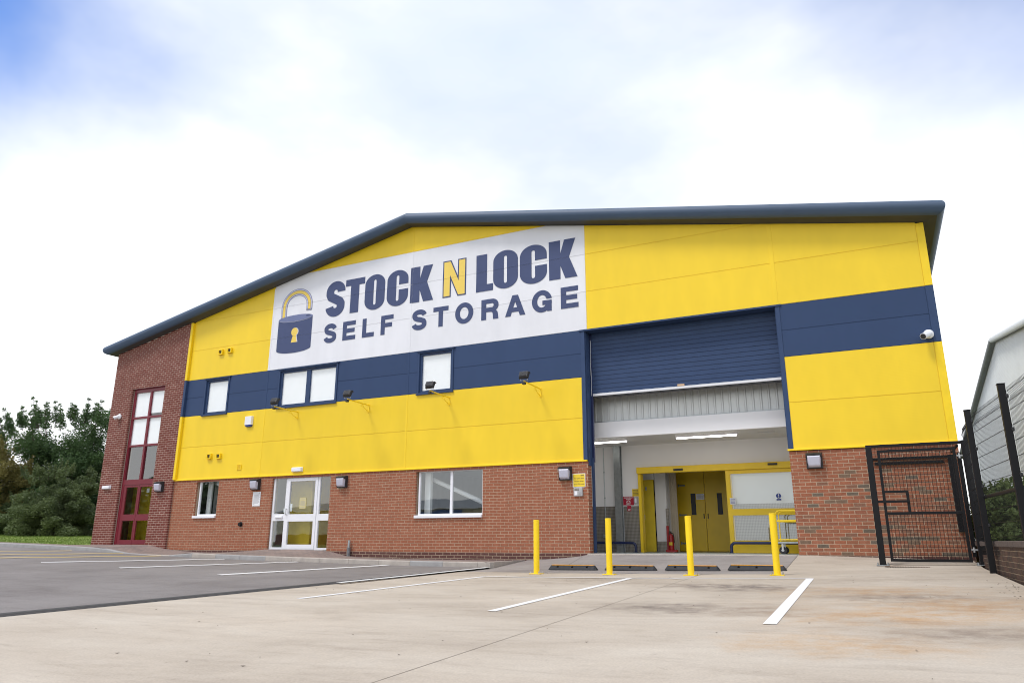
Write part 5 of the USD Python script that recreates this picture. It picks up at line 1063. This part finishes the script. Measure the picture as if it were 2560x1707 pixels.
def gate_and_fence():
    t = empty('gate', label='black steel security gate with wire mesh and a canopy against the brick pier', category='gate')
    gy = -1.2; zL = float(yard(6.25, gy)) + 0.012; zR = float(yard(7.86, gy)) + 0.012
    for x, z, ht in ((6.25, zL, 2.05), (7.86, zR, 2.09)):
        obj('post', [bx(x - 0.055, x + 0.055, gy - 0.055, gy + 0.055, z, ht, .008)], 'black_paint', t)
        obj('base_plate', [bx(x - 0.11, x + 0.11, gy - 0.11, gy + 0.11, z, z + 0.012, .003)] + [tube([(x + a, gy + b, z), (x + a, gy + b, z + .05)], .014, 6) for a in (-.085, .085) for b in (-.085, .085)], 'galvanised', t)
    x0, x1, z0, z1 = 6.39, 7.70, -0.08, 1.98; y0, y1 = gy - 0.022, gy + 0.022
    obj('leaf_frame', [ext(sbox(x0, z0, x1, z1).difference(sbox(x0 + .05, z0 + .05, x1 - .05, z1 - .05)), y0, y1), bx(x0 + .05, x1 - .05, y0, y1, 0.765, 0.815, .004), bx(x0 + .05, 6.83, y0, y1, 1.17, 1.21, .004), bx(6.79, 6.84, y0 + .001, y1 + .001, 0.815, 1.21, .004)], 'black_paint', t)
    obj('lock_bolt', [bx(6.29, 6.84, y0 - 0.022, y0, 0.985, 1.03, .004)] + [tube([(6.36, y0 - .03, 1.007), (6.36, y0 - .02, 1.007)], .012, 8), tube([(6.75, y0 - .03, 1.007), (6.75, y0 - .02, 1.007)], .012, 8)], 'black_paint', t)
    for z in (0.12, 1.80): obj('hinge', [bx(7.70, 7.81, gy - .016, gy + .016, z, z + .03, .004), tube([(7.75, gy, z - .03), (7.75, gy, z + .06)], .018, 8)], 'steel', t)
    wires = [tube([(x, gy, z0 + .03), (x, gy, z1 - .03)], 0.0045, 5, False) for x in np.arange(x0 + .08, x1 - .04, 0.0605)]
    keep = []
    for x in np.arange(x0 + .08, x1 - .04, 0.0605):
        if x < 6.80: keep += [tube([(x, gy, z0 + .03), (x, gy, 0.77)], .0045, 5, False), tube([(x, gy, 1.20), (x, gy, z1 - .03)], .0045, 5, False)]
        else: keep.append(tube([(x, gy, z0 + .03), (x, gy, z1 - .03)], .0045, 5, False))
    for z in np.arange(z0 + 0.12, z1 - .05, 0.146):
        keep.append(tube([(x0 + .03 if not 0.80 < z < 1.19 else 6.82, gy + .006, z), (x1 - .03, gy + .006, z)], .0035, 5, False))
    obj('wire_mesh', cat(keep), 'black_paint', t)
    # canopy back to the wall
    obj('canopy_frame', [bx(6.20, 7.92, gy - .02, gy + .03, 2.035, 2.085, .004), bx(6.20, 7.80, -0.06, -0.012, 1.90, 1.945, .004), bx(6.22, 6.26, gy + .03, -.06, 1.985, 2.02, .004), bx(7.72, 7.76, gy + .03, -.06, 1.985, 2.02, .004)], 'black_paint', t)
    cw = [tube([(x, gy, 2.055), (x, -0.04, 1.96)], .003, 5, False) for x in np.arange(6.30, 7.72, 0.0605)] + [tube([(6.24, y, 2.055 + (y - gy) / (0 - gy) * -0.095), (7.74, y, 2.055 + (y - gy) / (0 - gy) * -0.095)], .0035, 5, False) for y in np.arange(gy + .15, -.05, 0.15)]
    obj('canopy_mesh', cat(cw), 'black_paint', t)
    obj('wall_rail', [bx(6.33, 7.58, -0.05, -0.012, 1.80, 1.855, .004)], 'black_paint', t); obj('wall_post', [bx(7.66, 7.76, -0.09, -0.012, 0.46, 1.95, .004)], 'black_paint', t); obj('wall_post', [bx(7.78, 7.85, -0.5, -0.45, 0.0, 1.95, .004)], 'black_paint', t)
    # fence along the boundary
    f = empty('boundary_fence', label='black welded mesh fence with tall posts on the low brick wall', category='fence')
    posts = [(7.775, -3.1, 2.35), (7.97, -5.35, 2.34), (8.17, -7.85, 2.34), (8.37, -10.35, 2.34)]
    for x, y, ht in posts:
        z = float(yard(x, y)) if -4 < y < -3 else 0.2
        p = obj('post', [bx(x - 0.045, x + 0.045, y - 0.04, y + 0.04, z, ht, .006), bx(x - .05, x + .05, y - .045, y + .045, ht - .002, ht + .012, .004)], 'black_paint', f)
        obj('clamp', [bx(x + 0.03, x + 0.065, y - .05, y + .05, zz, zz + .05, .006) for zz in (0.5, 1.1, 1.7, 2.15)], 'black_plastic', p)
    def panel(a, b, zb, zt):
        a, b = np.array(a, float), np.array(b, float); Ln = np.linalg.norm(b - a); u = (b - a) / Ln; nrm = np.array([-u[1], u[0]]); ms = []
        def P(s, z, o=0.0): q = a + u * s + nrm * o; return (q[0], q[1], z)
        for s in np.arange(0.06, Ln - .03, 0.055):
            ms.append(tube([P(s, zb), P(s, zt - .17), P(s, zt - .10, .03), P(s, zt - .03), P(s, zt + .02)], .0024, 4, False))
        for z in list(np.arange(zb + .08, zt - .25, 0.205)) + [zt - .17, zt - .03]:
            for o in (-.006, .006): ms.append(tube([P(0.02, z, o), P(Ln - .02, z, o)], .0026, 4, False))
        obj('wire_panel', cat(ms), 'black_paint', f)
    for p, q, zb in ((posts[0], posts[1], 0.06), (posts[1], posts[2], 0.06), (posts[2], posts[3], 0.06), (posts[0], (7.80, -1.30), 0.06)):
        panel((p[0] + .05, p[1]), (q[0] + .05, q[1]), zb, 2.27)
    obj('stay_rail', [tube([(7.83, -3.1, 0.96), (8.02, -5.35, 0.96)], 0.028, 8)], 'black_paint', f)
    # low retaining wall
    r = empty('retaining_wall', label='low dark brown brick retaining wall below the boundary fence', category='wall')
    obj('mortar_bed', [bx(7.868, 8.05, -14, -0.9, -0.6, 0.20, .002)], 'mortar', r)
    k = 0
    cnt = 0; rest = []
    for c in range(-7, 3):
        y = -14 + (0.1125 if c % 2 else 0)
        while y < -0.95:
            z0, z1 = c * .075 + .005, (c + 1) * .075 - .005
            if z1 > float(yard(7.85, y)) - .03:
                V, F = brick_mesh(y, y + .215, z0, z1, 0.0); V = np.column_stack([7.858 + V[:, 1] + rng.normal(0, .0015), V[:, 0], V[:, 2]]); F = F[:, ::-1]
                if -7.6 < y < -1.0 and cnt < 290: obj('brick', (V, F), 'brick_brown_single', r); cnt += 1
                else: rest.append((V, F))
            y += 0.225
    if rest: obj('brick_courses', cat(rest), 'brick_brown_single', r, kind='stuff')
    for y in np.arange(-14, -0.9, 0.45): obj('coping_block', [bx(7.84, 8.10, y + .004, y + .446, 0.20, 0.285, .01)], 'coping', r)
    obj('earth_fill', [bx(8.10, 13.0, -14, 6, -0.4, 0.24, .01)], 'far_ground_look', r)
    d = empty('drain_grating', loc=(6.64, -1.42, 0), label='rusty slotted drain grating set in the concrete before the gate', category='drain')
    z = float(yard(6.64, -1.42)) + 0.014
    obj('frame', [(v + [0, 0, z], fc) for v, fc in [bx(-.36, .36, -.11, -.095, 0, .006, .001), bx(-.36, .36, .095, .11, 0, .006, .001), bx(-.36, -.345, -.095, .095, 0, .006, .001), bx(.345, .36, -.095, .095, 0, .006, .001)]], 'rust_iron', d)
    for q in np.arange(-.33, .33, .042): V, F = bx(q, q + .024, -.093, .093, -.002, .005, .001); obj('bar', (V + [0, 0, z], F), 'rust_iron', d)
gate_and_fence()

# ------------------------------------------------------------------ neighbour, opposite unit
def neighbour():
    t = empty('neighbour_warehouse', label='pale grey ribbed warehouse gable beyond the fence', category='building')
    X = 13.0; ry, rz, s = 27.6, 10.5, 0.158
    def top(y): return rz - s * abs(y - ry)
    n = 0
    for y0 in np.arange(4.0, 51.0, 1.0):
        prof = [];
        for k in range(5): a = y0 + k * 0.2; prof += [(a, 0), (a + .12, 0), (a + .14, -.035), (a + .18, -.035), (a + .2, 0)]
        V = np.array([(X + o, a, zz) for lvl in (0, 1) for a, o in prof for zz in ([0.2] if lvl == 0 else [top(a)])]); m = len(prof)
        F = np.array([f for i in range(m - 1) for f in ([i, i + 1, i + 1 + m], [i, i + 1 + m, i + m])])[:, ::-1]
        obj('cladding_sheet', (V, F), 'grey_cladding', t)
    Y0, Y1 = 3.6, 51.4
    for (a, b, mat) in (((Y0, top(Y0)), (ry, rz), 'eave_grey'), ((ry, rz), (Y1, top(Y1)), 'verge_dark')):
        V = []
        for y, z in (a, b):
            V += [(X - .32 + .14 - .14 * math.cos(q), y, z + .12 + .16 * math.sin(q)) for q in np.linspace(-math.pi / 2, math.pi / 2, 9)] + [(X + 0.6, y, z + .30)]
        n = 10; F = np.array([f for i in range(n - 1) for f in ([i, i + n, i + n + 1], [i, i + n + 1, i + 1])])[:, ::-1]
        obj('verge_trim', (np.array(V), F), mat, t, smooth=40)
        obj('soffit', quad((X - .2, a[0], a[1] - .04), (X + .05, a[0], a[1] - .04), (X + .05, b[0], b[1] - .04), (X - .2, b[0], b[1] - .04)), 'verge_dark', t)
        obj('roof_sheet', quad((X, a[0], a[1] + .25), (X + 30, a[0], a[1] + .25), (X + 30, b[0], b[1] + .25), (X, b[0], b[1] + .25)), 'grey_cladding', t)
    obj('end_wall', [bx(X + .05, X + 30, 3.9, 4.0, 0.1, top(4.0), .002)], 'grey_cladding', t)
    # units across the road: they show in the ground floor glass
    o = empty('opposite_unit', label='cream industrial unit with a blue panel across the yard, mirrored in the glass', category='building')
    obj('wall', [bx(-70, -20, -64, -63.5, -2, 4.3, .01)], 'cream_wall', o); obj('blue_panel', [bx(-47, -40, -63.45, -63.3, 2.6, 4.1, .01)], 'blue_sheet', o); obj('window_band', [bx(-58, -24, -63.45, -63.35, 1.3, 2.2, .01)], 'verge_dark', o); obj('loading_door', [bx(-36, -30, -63.45, -63.3, -1.5, 3.2, .01)], 'grey_cladding', o)
    obj('roof_sheet', [quad((-70.5, -62.8, 4.3), (-19.5, -62.8, 4.3), (-19.5, -74, 6.0), (-70.5, -74, 6.0))], 'roof_sheet', o)
    obj('lower_wall', [bx(-70, -20, -63.45, -63.38, -2, 1.2, .01)], 'brick_dark', o)
neighbour()

# ------------------------------------------------------------------ trees and shrubs
def leaves(cs, rad, n, size, seed, up=0.3, flat=0.55):
    """Leaf faces scattered in clumps round the given centres."""
    r = np.random.default_rng(seed); cs = np.asarray(cs, float); rad = np.asarray(rad, float)
    k = r.choice(len(cs), n, p=rad ** 2 / (rad ** 2).sum())
    d = r.normal(0, 1, (n, 3)); d /= np.linalg.norm(d, axis=1, keepdims=True)
    P = cs[k] + d * (rad[k] * r.random(n) ** 0.45)[:, None] * [1, 1, 0.85]
    a = r.normal(0, 1, (n, 3)); a[:, 2] *= flat; a /= np.linalg.norm(a, axis=1, keepdims=True)
    b = np.cross(a, r.normal(0, 1, (n, 3))); b /= np.linalg.norm(b, axis=1, keepdims=True)
    s = size * r.uniform(0.6, 1.35, n)[:, None]
    V = np.stack([P - a * s * 0.5, P + b * s * 0.30, P + a * s * 0.6, P - b * s * 0.30], 1).reshape(-1, 3)
    i = np.arange(n) * 4
    return V, np.concatenate([np.stack([i, i + 1, i + 2], 1), np.stack([i, i + 2, i + 3], 1)])
def tree(name, loc, H, Rx, label, look, seed, nleaf, size, low=0.12, cat_='tree', spikes=20, group=None):
    r = np.random.default_rng(seed)
    t = empty(name, loc=loc, label=label, category=cat_, group=group)
    limbs, tips = [], []
    tk = H * 0.022
    limbs.append(tube([(0, 0, -0.2), (r.normal(0, .05), r.normal(0, .05), H * .25), (r.normal(0, .15), r.normal(0, .15), H * .6)], [tk * 1.3, tk, tk * .45], 9))
    for i in range(int(26)):
        z0 = H * r.uniform(0.06, 0.58); an = r.uniform(0, 2 * np.pi); q = r.uniform(0.45, 1.0)
        e = np.array([math.cos(an) * Rx * q, math.sin(an) * Rx * q, 0]); zt = H * (low + (0.90 - low) * r.random() * math.sqrt(max(0.05, 1 - 0.75 * q ** 2)) + 0.05)
        e[2] = zt; m = np.array([e[0] * .45, e[1] * .45, z0 + (zt - z0) * .6])
        limbs.append(tube([(0, 0, z0), m, e], [tk * .55, tk * .32, tk * .1], 6)); tips += [e, m + r.normal(0, .2, 3), (e + m) / 2]
    cs, rad = [], []
    for e in tips: cs.append(e); rad.append(H * r.uniform(0.07, 0.13))
    for i in range(70):
        an, q = r.uniform(0, 2 * np.pi), math.sqrt(r.random()) * 0.97; zt = H * (low + (0.93 - low) * r.random() * math.sqrt(max(0.03, 1 - q ** 2.2)))
        cs.append(np.array([math.cos(an) * Rx * q, math.sin(an) * Rx * q, zt])); rad.append(H * r.uniform(0.055, 0.12))
    for i in range(spikes):       # shoots that break the outline
        an, q = r.uniform(0, 2 * np.pi), math.sqrt(r.random()) * 0.9; zt = H * (0.55 + 0.37 * math.sqrt(max(0.02, 1 - q ** 2)))
        p = np.array([math.cos(an) * Rx * q, math.sin(an) * Rx * q, zt]); dr = np.array([math.cos(an) * q * .5, math.sin(an) * q * .5, 1.0])
        L = H * r.uniform(.06, .15)
        limbs.append(tube([p - dr * L * .5, p + dr * L], [tk * .14, tk * .04], 5))
        for s in np.linspace(0, 1, 4): cs.append(p + dr * L * s); rad.append(H * (.038 - .022 * s))
    obj('trunk', cat(limbs), 'bark', t, smooth=40)
    obj('crown', leaves(cs, rad, nleaf, size, seed + 1), look, t)
    return t
def greenery():
    tree('tree', (-33.4, 8.8, 0.25), 7.35, 4.1, 'tall dark green tree with a spiky crown beside the brick end', 'leaf_dark', 11, 160000, 0.10, low=0.05, spikes=50)
    tree('tree', (-34.6, 5.3, 0.42), 5.0, 2.5, 'browning olive tree at the left edge of the photo', 'leaf_brown', 12, 80000, 0.095, low=0.10, spikes=24)
    tree('tree', (-41.5, 13.5, 0.3), 5.0, 3.6, 'dark tree filling the gap behind the browning tree', 'leaf_dark', 21, 40000, 0.15, low=0.03, spikes=14)
    tree('shrub', (-28.6, 5.4, 0.42), 3.5, 2.2, 'grey green willowy shrub hard against the brick corner', 'leaf_grey', 13, 60000, 0.085, low=0.03, cat_='shrub', spikes=30)
    tree('shrub', (-31.6, 6.2, 0.42), 2.2, 2.2, 'low grey green shrub under the tall tree on the verge', 'leaf_grey', 14, 30000, 0.105, low=0.03, cat_='shrub', spikes=10)
    tree('shrub', (-35.6, 5.0, 0.42), 2.4, 2.4, 'dark bramble shrub under the browning tree', 'leaf_dark', 15, 32000, 0.11, low=0.02, cat_='shrub', spikes=8)
    tree('tree', (-27.0, 12.5, 0.25), 5.6, 3.0, 'dark tree half hidden behind the brick corner', 'leaf_dark', 22, 34000, 0.14, low=0.03, spikes=16)
    for x, y, h, r, lb, lk, sd in ((8.62, -3.6, 0.95, 0.62, 'low yellow green shrub at the right edge behind the nearer fence post', 'leaf_hedge', 17), (8.68, -2.3, 1.10, 0.72, 'yellow green shrub in the near half of the fence bay', 'leaf_hedge', 18), (8.75, -0.7, 1.15, 0.85, 'yellow green shrub in the middle of the fence bay', 'leaf_hedge', 20), (8.85, 1.2, 1.25, 0.95, 'yellow green shrub in the far half of the fence bay', 'leaf_hedge', 19), (9.0, 3.4, 1.35, 1.0, 'dark green shrub furthest along the fence behind the gate hinge post', 'leaf_dark', 23)):
        tree('hedge_shrub', (x, y, 0.24), h, r, lb, lk, sd, 15000, 0.06, low=0.04, cat_='shrub', spikes=22)
    # a wood far across the road, mirrored in the stair screen
    r = np.random.default_rng(5); cs = [(x, -112 + r.normal(0, 5), 2 + 11 * r.random() ** 1.3) for x in np.linspace(-240, -126, 80)]; obj('far_trees', leaves(cs, [4.0 + 2.5 * r.random() for _ in cs], 70000, 1.1, 3), 'leaf_dark', kind='stuff', label='dark belt of trees far across the yard', category='trees')
greenery()
